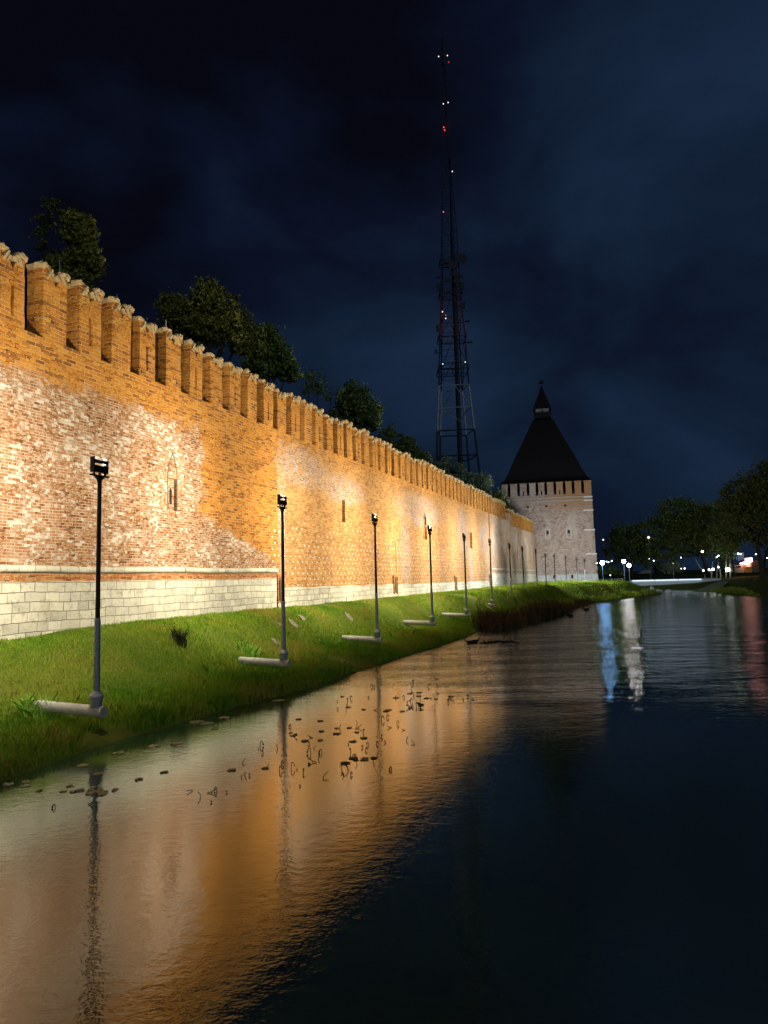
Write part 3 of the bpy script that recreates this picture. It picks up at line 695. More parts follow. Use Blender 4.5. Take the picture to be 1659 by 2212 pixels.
# parapet: merlons under the roof with dark slots between them
slots = [321, 413, 506, 592, 676, 763, 852, 936, 1025]; edges = [250]; lx = lambda c: (c-676)/426.0*HW
for s in slots: edges += [s-13, s+13]
edges.append(1106)
for i in range(0, len(edges), 2):
    a, b = lx(edges[i]), lx(edges[i+1]); m = (a+b)/2
    q = MB()
    if i in (4, 8, 12) and b-a > 0.8: q.box((a, 0, zbt), (m-0.10, 0.7, zbt+0.8)).box((m+0.10, 0, zbt), (b, 0.7, zbt+0.8)).box((a, 0, zbt+0.8), (b, 0.7, ze+0.05))
    else: q.box((a, 0, zbt), (b, 0.7, ze+0.05))
    q.prism([(a, ze-0.5), (a-0.10, ze), (a-0.10, ze+0.05), (a, ze+0.05)], 0.02, 0.68).prism([(b, ze-0.5), (b+0.10, ze), (b+0.10, ze+0.05), (b, ze+0.05)], 0.02, 0.68)
    q.build('merlon', M_TOWER, tower, uvbox=True)
for s in (-1, 1):
    for k in range(5):
        y0 = 0.9+k*2.9; MB().box((s*HW-0.35-0.35*s, y0, zbt), (s*HW+0.35-0.35*s, y0+2.2, ze+0.05)).build('merlon', M_TOWER, tower, uvbox=True)
MB().box((-HW+0.9, 0.9, zbt), (HW-0.9, DEP-0.9, zbt+0.3)).build('parapet_floor', M_DARK, tower)
# roof
def zr(c): return tz(810+c*0.2197)
hwr = [(414+30, 1052), (400, 1022), (360, 955), (295, 820), (195, 630), (98, 440)]
mb = MB(); k = HW/426.0; cy = DEP/2
R = [(h*k, zr(c)) for h, c in hwr]; rings = [[(-h, cy-h, z), (h, cy-h, z), (h, cy+h, z), (-h, cy+h, z)] for h, z in R]
# the roof stands back over the tower's middle, so it is raised for its distance
rise = lambda h: 1+(cy-h)/TY
rings = [[(x*rise(h), y, CAMZ+(z-CAMZ)*rise(h)) for x, y, z in r] for (h, _), r in zip(R, rings)]
for i in range(len(rings)-1): mb.add(rings[i]+rings[i+1], [(j, (j+1) % 4, 4+(j+1) % 4, 4+j) for j in range(4)])
mb.add(rings[0], [(3, 2, 1, 0)]); mb.add(rings[-1], [(0, 1, 2, 3)])
roof = mb.build('roof', M_ROOF, tower)
r7 = 1+cy/TY; zc = lambda c: CAMZ+(zr(c)-CAMZ)*r7
b0, b1, b2 = zc(440), zc(386), zc(346); h = 1.3
lant = MB().box((-1.55, cy-1.55, b0), (1.55, cy+1.55, b1)).build('lantern', M_ROOF, tower)
MB().box((-1.25, cy-1.25, b1), (1.25, cy+1.25, b2)).build('lantern_panel', plain('pale_boards', (0.2, 0.21, 0.23), 0.8), lant)
for q in (-1.29, 0, 1.29): MB().box((q-0.08, cy-1.36, b1), (q+0.08, cy-1.22, b2)).build('lantern_post', M_ROOF, lant)
mb = MB(); rr = [(1.62, b2), (1.25, b2+1.1), (0.75, zc(220)), (0.30, zc(140)), (0.04, zc(105))]
rg = [[(-h, cy-h, z), (h, cy-h, z), (h, cy+h, z), (-h, cy+h, z)] for h, z in rr]
for i in range(len(rg)-1): mb.add(rg[i]+rg[i+1], [(j, (j+1) % 4, 4+(j+1) % 4, 4+j) for j in range(4)])
mb.add(rg[0], [(3, 2, 1, 0)]); mb.build('spire', M_ROOF, tower)
zt = zc(105); MB().tube((0, cy, zt-0.3), (0, cy, zt+1.0), 0.05, 0.04, 6).prism([(-0.5, zt+0.45), (-0.25, zt+0.25), (0.25, zt+0.25), (0.5, zt+0.45), (0.42, zt+0.95), (0.15, zt+0.6), (0.2, zt+1.05), (0, zt+0.9), (-0.2, zt+1.05), (-0.15, zt+0.6), (-0.42, zt+0.95)], cy-0.03, cy+0.03).build('weathervane', M_ROOF, tower)
# windows, ports, corner pilaster
for c in (497, 675, 855):
    x = lx(c); z = tz(1093.6); ring_ = MB(); n = 14; vs = []
    for rr_, yy in ((0.20, -0.06), (0.37, -0.06), (0.40, 0.02), (0.20, 0.05)):
        for i in range(n): a = 2*math.pi*i/n; vs.append((x+rr_*math.cos(a), yy-0.03, z+rr_*math.sin(a)))
    ring_.add(vs, [(q*n+i, q*n+(i+1) % n, (q+1)*n+(i+1) % n, (q+1)*n+i) for q in range(3) for i in range(n)])
    o = ring_.build('gun_port', M_TOWER, tower, uvbox=True)
    MB().prism([(x+0.21*math.cos(2*math.pi*i/n), z+0.21*math.sin(2*math.pi*i/n)) for i in range(n)], -0.045, -0.035).build('opening_panel', M_DARK, o)  # dark disc painted as the shade in the port
def twin(c, py0, py1, w, y, lab=None):
    x = lx(c); z0, z1 = tz(py1), tz(py0); fw = 0.2
    fr = MB().box((x-w/2-fw, y-0.10, z0-0.15), (x-w/2, y+0.1, z1+0.15)).box((x+w/2, y-0.10, z0-0.15), (x+w/2+fw, y+0.1, z1+0.15)).box((x-w/2, y-0.10, z1), (x+w/2, y+0.1, z1+0.15)).box((x-w/2-fw, y-0.14, z0-0.25), (x+w/2+fw, y+0.1, z0-0.15))
    fr.prism([(x-w/2-fw-0.05, z1+0.15), (x, z1+0.65), (x+w/2+fw+0.05, z1+0.15), (x+w/2+fw-0.1, z1+0.15), (x, z1+0.5), (x-w/2-fw+0.1, z1+0.15)], y-0.10, y+0.05)
    o = fr.build('window', plain('window_stone', (0.45, 0.40, 0.36), 0.9), tower)
    n = 5; pl = [(x-w/2+0.08, z0)]+[(x-(w/2-0.08)*math.cos(math.pi*i/n), z1-0.25+0.22*math.sin(math.pi*i/n)) for i in range(n+1)]+[(x+w/2-0.08, z0)]
    MB().prism(pl, y-0.03, y-0.02).build('opening_panel', M_DARK, o)  # dark sheet painted as the shade inside the window
for c in (675, 875): twin(c, 1145.5, 1159.5, 0.55, -0.02)
for c in (720, 887): twin(c, 1241.5, 1250.5, 0.5, -0.42)
pl = MB(); 
for a, b_ in ((1084, 1107), (1107, 1148), (1148, 1199), (1199, 1241)): pl.box((HW-1.35, -0.12-(0.1 if a > 1140 else 0)-(0.12 if a > 1190 else 0), tz(b_)), (HW+0.12+(0.1 if a > 1140 else 0)+(0.12 if a > 1190 else 0), 0.3, tz(a)))
pl.build('corner_pilaster', M_TOWER, tower, uvbox=True)
M_BAND = plain('band_stone', (0.62, 0.62, 0.60), 0.9)
for py in (1106, 1148, 1199.5): e = 0.2+(0.1 if py > 1140 else 0)+(0.1 if py > 1190 else 0); MB().box((HW-1.45, -e, tz(py+1.0)), (HW+e, 0.4, tz(py-1.6))).build('stone_band', M_BAND, tower)
for py in (1077.5, 1085):
    MB().box((HW-1.3, -0.16, tz(py+1)), (HW+0.16, 0.4, tz(py-1.5))).build('stone_band', M_BAND, tower)
    MB().box((-HW-0.16, -0.16, tz(py+1)), (-HW+1.2, 0.4, tz(py-1.5))).build('stone_band', M_BAND, tower)

# ------------------------------------------------------------------ television mast
MY = 250.0
mast = empty('television_mast', tuple(ad(975, 1241, MY)), 'tall dark lattice television mast with small red and white beacons behind the wall', 'mast')
mx0, mz0 = mast.location.x, mast.location.z
def ml(px, py): v = ad(px, py, MY); return (v.x-mx0, v.z-mz0)
LV = [(932, 1052, 1160), (939, 1036, 1060), (942, 1027, 990), (943.5, 1021, 935), (945, 1015.5, 886), (947, 1010, 838), (948, 1006, 790), (949, 1002.5, 733), (950.5, 998, 690), (951.5, 994.5, 640), (952, 991, 600), (952.5, 988, 550), (953, 985, 500), (954, 981, 450), (955, 977.5, 400), (955.5, 972, 340), (956, 968.5, 298), (956, 967, 268), (957, 966, 238), (957, 964.5, 190), (956.5, 962, 140)]
def corners(i):
    a, b, py = LV[i]; (xa, z), (xb, _) = ml(a, py), ml(b, py); h = (xb-xa)/2; c = (xa+xb)/2
    sk = 0.55*h                                  # turned a little, so four legs show
    return [Vector((c-h, -sk, z)), Vector((c+h, -h*0.9+sk*0.2, z)), Vector((c+h-0.25*h, h*0.9, z)), Vector((c-h+0.28*h, h, z))]
def seg(i): return 'w' if i in (3, 4) else 'r' if i in (7, 8, 16) else 'd'
MM = {'w': plain('white_lit_steel', (0.55, 0.58, 0.64), 0.6, 0, 0.2, 0.5), 'r': M_STEELR, 'd': M_STEELD}  # white bands, kept paler to carry the light on these legs
for i in range(len(LV)-1):
    A, B = corners(i), corners(i+1); wdt = (A[1]-A[0]).length; r = max(0.17, 0.030*wdt)*0.9; s = MB()
    for j in range(4):
        s.tube(A[j], B[j], r, r*0.95, 5); k = (j+1) % 4
        s.tube(B[j], B[k], r*0.55, r*0.55, 4)
        if i < 3: pass
        elif i == 3 or i > 8:
            if (i+j) % 2 == 0: s.tube(A[j], B[k], r*0.4, r*0.4, 4)
            else: s.tube(A[k], B[j], r*0.4, r*0.4, 4)
        else:
            m = (B[j]+B[k])/2; s.tube(A[j], m, r*0.45, r*0.45, 4) if (i+j) % 2 else s.tube(A[k], m, r*0.45, r*0.45, 4)
        if 4 < wdt < 11: s.tube(A[j]*0.5+B[j]*0.5, A[k]*0.5+B[k]*0.5, r*0.3, r*0.3, 4)
    s.build('lattice_section', MM[seg(i)], mast)
(xa, za), (xb, zb_) = ml(996, 1060), ml(976, 500); (xc_, zc_) = ml(972, 340)
MB().tube((xa, -1.0, za), (xb, -0.6, zb_), 0.9, 0.7, 8).tube((xb, -0.6, zb_), (xc_, 0, zc_), 0.55, 0.35, 8).build('cable_shaft', M_STEELD, mast)
(xt, zt_), (xq, zq) = ml(958.5, 140), ml(957, 84)
MB().tube((xt, 0, zt_), (xq, 0, zq), 0.8, 0.45, 8).build('antenna_mast', M_STEELD, mast)
for py, ex in ((570, 3.0), (640, 2.0), (735, 1.0), (805, 0.8)):
    a = np.interp(py, [v[2] for v in LV][::-1], [v[0] for v in LV][::-1]); b_ = np.interp(py, [v[2] for v in LV][::-1], [v[1] for v in LV][::-1])
    (xa, z), (xb, _) = ml(a, py), ml(b_, py); h = (xb-xa)/2
    p = MB(); q = [(xa-0.4, -h), (xb+0.4, -h), (xb+0.4, h), (xa-0.4, h)]
    for i in range(4):
        a, b = q[i], q[(i+1) % 4]
        for dz, rr_ in ((0, 0.16), (1.2, 0.07)): p.tube((a[0], a[1], z+dz), (b[0], b[1], z+dz), rr_, rr_, 5)
        p.tube((a[0], a[1], z), (a[0], a[1], z+1.2), 0.06, 0.06, 4)
    for i in range(1, 6): x = xa+(xb-xa)*i/6; p.tube((x, -h, z), (x, h, z), 0.07, 0.07, 4)
    p.build('platform', M_STEELD if py != 735 else M_STEELR, mast)
for px, py, r in ((995, 568, 2.0), (974, 580, 1.6), (982, 600, 1.3), (984, 615, 1.2)):
    x, z = ml(px, py); MB().tube((x, -3.6, z), (x, -2.8, z), r, r*0.8, 14).tube((x, -2.8, z), (x, -1.5, z), 0.25, 0.25, 6).build('dish', M_STEELD, mast)
for px, py, w, h in ((946, 627, 1.2, 2.4), (996, 624, 1.1, 2.6), (999, 666, 1.2, 2.2), (944, 715, 0.9, 2.3), (1008, 700, 1.6, 0.5), (1012, 745, 2.0, 0.5), (940, 765, 0.6, 1.4), (966, 612, 1.6, 1.4), (963, 574, 2.2, 0.7), (992, 604, 2.2, 0.5), (944, 606, 1.6, 0.4)):
    x, z = ml(px, py); MB().box((x-w/2, -3.2, z-h/2), (x+w/2, -2.6, z+h/2)).tube((x, -2.9, z), (x*0.55, -1.0, z), 0.13, 0.13, 5).build('panel_antenna', M_STEELD, mast)
for px, py, red in ((946, 138, 0), (964.5, 136, 0), (956, 239, 0), (966, 236, 0), (956.8, 289, 1), (958.7, 295, 1), (975, 383, 0), (956, 469, 1), (954, 682, 0), (961, 696, 0), (961, 689, 1), (954.6, 793, 0), (1002.5, 789, 0), (967, 150, 1)):
    x, z = ml(px, py); s = 1 if py != 150 and py != 689 else 0.6
    MB().ball((x, -3.8, z), 0.22*s, 8, 5).build('beacon', G_RED if red else G_WBEAC, mast)

# ------------------------------------------------------------------ trees and shrubs
L_YEL = leaf_material('yellow_green_leaves', (0.10, 0.12, 0.02), (0.28, 0.28, 0.045), (0.46, 0.40, 0.09))
L_GRN = leaf_material('green_leaves', (0.08, 0.12, 0.025), (0.20, 0.28, 0.06), (0.36, 0.40, 0.11))
L_LIT = leaf_material('lit_green_leaves', (0.18, 0.25, 0.13), (0.33, 0.42, 0.22), (0.5, 0.56, 0.36))  # paler leaf copy: lamplight on the bushes is put into its colour
L_AUT = leaf_material('autumn_leaves', (0.06, 0.085, 0.018), (0.15, 0.17, 0.03), (0.28, 0.22, 0.05))
def foliage(name, blobs, n, size, mat, parent, seed, flat=1.0):
    """blobs: (centre, radii); leaf clumps spread through the volume, leaves round each clump"""
    n = int(n*1.9); size *= 0.68
    r = np.random.default_rng(seed); vol = np.array([b[1][0]*b[1][1]*b[1][2] for b in blobs]); pts = []
    for (c, rd), w in zip(blobs, vol/vol.sum()):
        m = max(6, int(n*w)); nc = max(4, int(m/34))
        d = r.normal(size=(nc, 3)); d /= np.linalg.norm(d, axis=1)[:, None]
        cl = d*(r.uniform(0.25, 1, nc)**0.45)[:, None]*np.array(rd)
        i = r.integers(0, nc, m); s = 0.20*min(rd)*r.uniform(0.5, 1.5, nc)
        pts.append(np.array(c)+cl[i]+r.normal(size=(m, 3))*s[i][:, None]*np.array([1, 1, 0.7]))
    P = np.concatenate(pts); m = len(P)
    a = r.normal(size=(m, 3)); a /= np.linalg.norm(a, axis=1)[:, None]
    b = r.normal(size=(m, 3)); b -= a*(a*b).sum(1)[:, None]; b /= np.linalg.norm(b, axis=1)[:, None]
    sz = (size*r.uniform(0.6, 1.4, m))[:, None]
    V = np.stack([P-a*sz, P+b*sz*0.55, P+a*sz, P-b*sz*0.55], 1).reshape(-1, 3)
    Fc = np.arange(4*m).reshape(m, 4)
    return fast_mesh(name, V, Fc, mat, parent)
def tree(name, label, cat, blobs, base, n, size, mat, group=None, seed=1, trunk_r=0.25, bare=0.0):
    o = empty(name, base, label, cat, group); B = Vector(base)
    rel = [((Vector(c)-B), rd) for c, rd in blobs]
    r = random.Random(seed); tb = MB(); top = max(rel, key=lambda q: q[0].z)[0]
    cen = sum((c for c, _ in rel), Vector())/len(rel)
    fork = Vector((cen.x*0.35, cen.y*0.35, cen.z*0.5))
    tb.path([Vector((0, 0, -0.6)), fork*0.5+Vector((r.uniform(-.2, .2), 0, 0)), fork], [trunk_r, trunk_r*0.75, trunk_r*0.6], 7)
    for c, rd in rel:
        c = Vector(c); m = (fork+c)/2+Vector((r.uniform(-.5, .5), r.uniform(-.5, .5), 0.3))
        tb.path([fork, m, c], [trunk_r*0.5, trunk_r*0.32, trunk_r*0.15], 5)
        for _ in range(7):
            e = c+Vector([r.uniform(-1, 1)*q*0.85 for q in rd]); tb.path([c*0.7+m*0.3, (c+e)/2+Vector((0, 0, 0.2)), e], [trunk_r*0.16, trunk_r*0.1, 0.02], 4)
    tb.build('trunk', M_BARK, o)
    if n: foliage('crown', [(tuple(c), rd) for c, rd in rel], n, size, mat, o, seed)
    return o
def blob(px, py, Y, rx, ry, rd=None):          # a clump seen at that pixel, with its size in pixels
    v = ad(px, py, Y); k = Y/F; return (v, (rx*k, (rd or (rx+ry)/2)*k, ry*k))
def base_at(px, Y): v = ad(px, 1240, Y); return (v.x, v.y, zl(v.x, v.y))
tree('tree', 'yellow green leafy tree above the wall at the far left', 'tree', [blob(172, 500, 42, 34, 42), blob(188, 560, 42, 32, 34), blob(140, 580, 42, 36, 32), blob(150, 470, 42, 18, 22), blob(216, 590, 42, 12, 12), blob(175, 615, 42, 34, 24), blob(130, 605, 42, 24, 24)], base_at(150, 42), 5200, 0.17, L_YEL, 'trees behind the wall', 3)
tree('tree', 'thin dark half bare tree left of the yellow green one', 'tree', [blob(104, 460, 44, 24, 36), blob(90, 520, 44, 18, 40), blob(118, 560, 44, 25, 30)], base_at(112, 44), 700, 0.15, L_AUT, 'trees behind the wall', 4, 0.12)
tree('tree', 'broad green tree standing behind the sixth to ninth merlon', 'tree', [blob(390, 680, 58, 45, 38), blob(450, 650, 58, 34, 48), blob(495, 690, 58, 38, 40), blob(520, 730, 58, 30, 40), blob(440, 710, 58, 60, 36), blob(360, 650, 58, 24, 24), blob(470, 620, 58, 14, 18), blob(500, 650, 58, 20, 18)], base_at(450, 58), 9000, 0.21, L_YEL, 'trees behind the wall', 5, 0.35)
tree('tree', 'darker round tree right of the broad green tree behind the wall', 'tree', [blob(570, 745, 64, 36, 40), blob(600, 775, 64, 34, 30), blob(622, 800, 64, 28, 24), blob(565, 790, 64, 40, 30), blob(545, 710, 64, 16, 18)], base_at(585, 64), 6000, 0.22, L_GRN, 'trees behind the wall', 6, 0.3)
tree('tree', 'bare thin branched tree in the gap behind the wall', 'tree', [blob(690, 820, 72, 34, 36), blob(665, 830, 72, 22, 30), blob(715, 850, 72, 22, 28)], base_at(690, 72), 500, 0.18, L_GRN, 'trees behind the wall', 7, 0.15)
tree('tree', 'grey green sparse tree behind the wall below the mast on its left', 'tree', [blob(770, 870, 82, 40, 36), blob(800, 890, 82, 26, 30), blob(745, 890, 82, 28, 34), blob(785, 910, 82, 40, 24), blob(760, 835, 82, 16, 16)], base_at(775, 82), 3600, 0.26, L_GRN, 'trees behind the wall', 8, 0.25)
tree('bush', 'upright lamplit green bush at the foot of the mast', 'bush', [blob(966, 1010, 104, 12, 26), blob(950, 1020, 104, 16, 24), blob(990, 1020, 104, 14, 24), blob(935, 1015, 104, 12, 20)], base_at(965, 104), 2600, 0.22, L_LIT, 'bushes behind the wall', 9, 0.15)
tree('bush', 'rounded lamplit green bush behind the wall, right of the mast', 'bush', [blob(1040, 1045, 110, 20, 22), blob(1015, 1040, 110, 18, 20), blob(1052, 1062, 110, 12, 14)], base_at(1035, 110), 2600, 0.22, L_LIT, 'bushes behind the wall', 10, 0.15)
tree('bush', 'low dark bush between the rounded bush and the tower', 'bush', [blob(1070, 1080, 114, 18, 20), blob(1085, 1095, 114, 14, 20)], base_at(1072, 114), 1500, 0.25, L_GRN, 'bushes behind the wall', 11, 0.15)
tree('bush', 'long low dark thicket behind the wall left of the mast', 'bush', [blob(870, 965, 94, 30, 26), blob(900, 990, 94, 28, 24), blob(840, 940, 94, 22, 24)], base_at(870, 94), 2200, 0.25, L_GRN, 'bushes behind the wall', 12, 0.15)
# right bank
RG = 'trees on the right bank'
tree('tree', 'far grey dark tree just right of the tower beyond the globe lamps', 'tree', [blob(1350, 1165, 215, 36, 34), blob(1330, 1190, 215, 24, 28), blob(1385, 1150, 215, 24, 26), blob(1375, 1190, 215, 34, 26), blob(1395, 1180, 215, 24, 34)], base_at(1365, 215), 4200, 0.5, L_GRN, RG, 13, 0.5)
tree('tree', 'large spreading green tree beyond the bridge in the middle of the right bank', 'tree', [blob(1470, 1110, 178, 48, 36), blob(1435, 1140, 178, 36, 36), blob(1510, 1130, 178, 50, 44), blob(1430, 1185, 178, 30, 26), blob(1480, 1165, 178, 52, 40), blob(1535, 1170, 178, 36, 36), blob(1440, 1212, 178, 26, 20), blob(1545, 1110, 178, 30, 30)], base_at(1535, 178), 10000, 0.42, L_GRN, RG, 14, 0.5)
tree('tree', 'tall dark autumn tree at the right edge of the picture', 'tree', [blob(1610, 1060, 150, 40, 44), blob(1585, 1090, 150, 32, 40), blob(1640, 1080, 150, 36, 56), blob(1600, 1130, 150, 42, 36), blob(1645, 1140, 150, 34, 34), blob(1680, 1060, 150, 50, 70), blob(1595, 1165, 150, 36, 20), blob(1565, 1065, 150, 10, 14)], base_at(1647, 150), 10000, 0.36, L_AUT, RG, 15, 0.6)
tree('tree', 'dark narrow tree between the spreading tree and the tall autumn tree', 'tree', [blob(1572, 1120, 168, 24, 46), blob(1560, 1160, 168, 26, 36), blob(1575, 1180, 168, 22, 24)], base_at(1587, 168), 3500, 0.4, L_GRN, RG, 16, 0.35)
tree('tree', 'second trunk tree with hanging leaves right of the kiosk', 'tree', [blob(1690, 1120, 190, 60, 70), blob(1660, 1170, 190, 26, 20)], base_at(1648, 190), 4000, 0.42, L_AUT, RG, 17, 0.55)
tree('bush', 'small green lit bush below the spreading tree', 'bush', [blob(1455, 1226, 172, 18, 12), blob(1440, 1232, 172, 12, 8)], base_at(1452, 172), 900, 0.28, L_LIT, 'bushes on the right bank', 18, 0.12)
tree('bush', 'grey green bush left of the kiosk behind a ground light', 'bush', [blob(1565, 1215, 195, 14, 14), blob(1580, 1220, 195, 10, 10)], base_at(1568, 195), 900, 0.3, L_LIT, 'bushes on the right bank', 19, 0.12)
tree('bush', 'pale green bush lit from above far beyond the bridge', 'bush', [blob(1398, 1216, 236, 10, 10), blob(1408, 1220, 236, 7, 7)], base_at(1400, 236), 700, 0.35, L_LIT, 'bushes on the right bank', 20, 0.12)
tree('bush', 'dark low hedge behind the handrail by the tower', 'bush', [blob(1305, 1232, 170, 22, 10), blob(1335, 1236, 170, 18, 8)], base_at(1315, 170), 1400, 0.25, L_GRN, 'bushes on the right bank', 21, 0.12)
# white-limbed stems of the willow, lit from the ground
w0 = base_at(1545, 166); wl_ = empty('tree', w0, 'cluster of pale lit stems under the spreading tree by the ground lights', 'tree', RG)
st = MB()
for dx, h, bend in ((-2.2, 4.5, -2.2), (-1.0, 4.0, 0.6), (0.2, 4.6, 0.9), (1.2, 3.8, -0.3), (2.4, 5.0, 0.4), (3.4, 4.2, 0.2)):
    st.path([(dx, 0, -0.5), (dx+bend*0.3, 0, h*0.4), (dx+bend, 0, h)], [0.22, 0.17, 0.09], 7)
st.build('trunk', plain('pale_bark', (0.42, 0.38, 0.28), 0.9, 0, 0.4, 3), wl_)

# ------------------------------------------------------------------ lamps of the park
def globe_lamp(px, py, pyb, Y, r, mat, label, group='globe lamps of the park'):
    v = ad(px, py, Y); zb_ = zl(v.x, v.y) if pyb is None else min(ad(px, pyb, Y).z, ad(px, py, Y).z-1)
    o = empty('globe_lamp', (v.x, v.y, zb_), label, 'lamp', group); h = v.z-zb_
    MB().lathe([(0.12, -0.3), (0.10, 0.5), (0.055, 0.6), (0.05, h-r-0.12), (0.10, h-r-0.06), (0.10, h-r*0.9)], n=10).build('pole', M_BLACK if mat is G_FAR else M_STEEL, o)
    MB().ball((0, 0, h), r, 14, 10).build('globe', mat, o, smooth=True)
    return o
globe_lamp(1285, 1216.5, 1258, 140, 0.42, G_BLUE, 'bright white globe lamp touching the right corner of the tower')
globe_lamp(1301, 1215.5, 1256, 143, 0.42, G_BLUE, 'bluish globe lamp just right of the one at the tower corner')
globe_lamp(1347.5, 1213, 1263, 146, 0.36, G_GLOBE, 'warm white globe lamp at the left end of the footbridge, the higher of two')
globe_lamp(1358.5, 1221, 1264, 139, 0.34, G_GLOBE, 'white globe lamp at the left end of the footbridge, the lower of two')
FAR = [(1310, 1213, 205, .22, 'small lamp far right of the tower, left of two close ones'), (1314.5, 1214.5, 205, .22, 'small lamp far right of the tower, right of two close ones'), (1321.5, 1212, 205, .3, 'small lamp far away between tower and footbridge globes'),
       (1318.5, 1242.5, 150, .16, 'low path light on a short post at the corner of the green bank'),
       (1395, 1212, 240, .35, 'greenish far lamp above the pale terrace wall, leftmost of its row'), (1403, 1208, 240, .42, 'greenish far lamp above the pale terrace wall, second of its row'), (1412.5, 1211, 240, .35, 'far lamp above the pale terrace wall, third of its row'), (1416.5, 1207.5, 240, .42, 'far lamp above the pale terrace wall, right end of its row'),
       (1428.5, 1219, 232, .25, 'small lamp by the far hut, left of the pair'), (1432, 1218.5, 232, .3, 'small lamp by the far hut, right of the pair'), (1454, 1217, 165, .15, 'single reddish white light in front of the spreading tree'),
       (1517, 1191.5, 166, .42, 'bright lamp shining through the middle of the spreading tree'), (1471, 1204.5, 165, .18, 'small lamp at the left underside of the spreading tree'), (1552, 1200.5, 160, .22, 'lamp at the right underside of the spreading tree'), (1548, 1203.5, 161, .2, 'lamp just below left of the lamp at the tree underside'),
       (1472, 1228.5, 166, .2, 'low path lamp below the spreading tree, left one'), (1479, 1228, 166, .25, 'low path lamp below the spreading tree, right one'),
       (1594.5, 1196, 200, .42, 'bright lamp among the icicle lights, left one'), (1600, 1197, 200, .3, 'bright lamp among the icicle lights, right one'), (1657, 1205.5, 165, .22, 'lamp at the very right edge of the picture'), (1633, 1197, 215, .3, 'lamp in the green gap right of the kiosk roof')]
for px, py, Y, r, lab in FAR: globe_lamp(px, py, None if py < 1240 else 1258, Y, r*0.6, G_WBEAC if 'reddish' in lab else G_FAR, lab, 'small lamps far beyond the pond')
for px, py, lab in ((1303, 1166, 'lone white lamp high beside the tower'), (1401, 1161, 'lone yellowish lamp high among the far trees')): globe_lamp(px, py, None, 260 if px < 1350 else 172, 0.3, G_WBEAC, lab, 'high lamps beyond the pond')
# ground lights by the lit stems and near the kiosk
def ground_light(px, py, Y, r, label):
    v = ad(px, py, Y); z = zl(v.x, v.y); o = empty('ground_light', (v.x, v.y, z), label, 'ground light', 'ground lights on the right bank')
    h = max(v.z-z, 0.25)
    MB().lathe([(0.14, -0.2), (0.14, h-r), (r*0.8, h-r*0.8)], n=10).build('body', M_BLACK, o); MB().ball((0, 0, h), r, 10, 8).build('lens', G_FAR, o, smooth=True)
for px, py, Y, r, lab in ((1532, 1231, 163, .22, 'small ground light left of the lit stems'), (1540, 1230, 163, .3, 'ground light at the foot of the lit stems'), (1552, 1225, 162, .2, 'ground light right of the lit stems'), (1572, 1230.5, 165, .5, 'brightest ground light left of the kiosk'), (1519.5, 1232.5, 163, .18, 'tiny ground light on the slope left of the stems')): ground_light(px, py, Y, r, lab)

# ------------------------------------------------------------------ footbridge, far walls, handrail, kiosk
BY = 158.0; bl, br = ad(1362, 1258, BY), ad(1558, 1258, BY); bx0, bx1 = bl.x, br.x; bzt, bzb = ad(1460, 1249.5, BY).z, ad(1460, 1266, BY).z
bridge = empty('footbridge', (bx0, BY, 0), 'low white footbridge lit along its top edge at the far end of the pond', 'bridge'); L = bx1-bx0
MB().box((0, 0, bzb), (L, 0.3, bzt-0.15)).box((0, 0.3, bzb), (L, 3.0, bzb+0.35)).build('parapet', M_WHITE, bridge)
MB().box((-0.1, -0.06, bzt-0.15), (L+0.1, 0.4, bzt-0.02)).build('coping', M_STEELD, bridge)
for i, (a, b_) in enumerate(((0.02, 0.26), (0.27, 0.52), (0.53, 0.78))):
    MB().box((L*a, -0.22, bzt-0.38), (L*b_, -0.10, bzt-0.24)).build('light_strip', G_LED, bridge)
for i in range(5): MB().box((1+i*(L-2)/4-0.3, 0.3, -1.0), (1+i*(L-2)/4+0.3, 2.8, bzb)).build('pier', M_CONC, bridge)
rl = MB()
for i in range(12): x = L*i/11; rl.tube((x, 2.9, bzb+0.3), (x, 2.9, bzb+2.2), 0.04, 0.04, 5)
rl.tube((0, 2.9, bzb+2.2), (L, 2.9, bzb+2.2), 0.05, 0.05, 5).build('railing', M_STEELD, bridge)
# concrete channel edge running down to the water
a, b_ = ad(1562, 1256, 152), gz(1512, 1279, 0.05); mb = MB()
d = (b_-a); n = Vector((d.y, -d.x, 0)).normalized()*0.9
mb.add([a-n, a+n, b_+n*1.6, b_-n*1.6]+[q-Vector((0, 0, 0.6)) for q in (a-n, a+n, b_+n*1.6, b_-n*1.6)], [(0, 1, 2, 3), (4, 7, 6, 5), (0, 4, 5, 1), (1, 5, 6, 2), (2, 6, 7, 3), (3, 7, 4, 0)])
prop(mb.build('concrete_ramp', plain('mossy_concrete', (0.30, 0.33, 0.18), 0.9, 0, 0.3, 1), None), 'pale mossy concrete ramp running from the bridge end down to the water', 'ramp')
TYY = 228.0; v0, v1 = ad(1376, 1237, TYY), ad(1453, 1230, TYY); zt1, zt0 = ad(1415, 1231, TYY).z, ad(1415, 1237, TYY).z
te = empty('terrace_wall', (v0.x, TYY, zt0), 'pale terrace wall lit by far lamps beyond the footbridge', 'wall'); L2 = v1.x-v0.x
MB().prism([(0, -0.3), (L2, -0.3), (L2, zt1-zt0), (2.5, zt1-zt0)], 0, 1.2).build('wall_face', M_WHITE, te)
MB().box((2.2, -0.2, zt1-zt0), (L2, 1.3, zt1-zt0+0.15)).build('coping', M_CONC, te)
hr0, hr1 = ad(1288, 1246, 140), ad(1346, 1250, 140)
hr = empty('handrail', (hr0.x, 140, zl(hr0.x, 140)), 'thin metal handrail on the bank right of the tower', 'handrail'); hz = hr.location.z
L3 = hr1.x-hr0.x; s = MB(); p = MB()
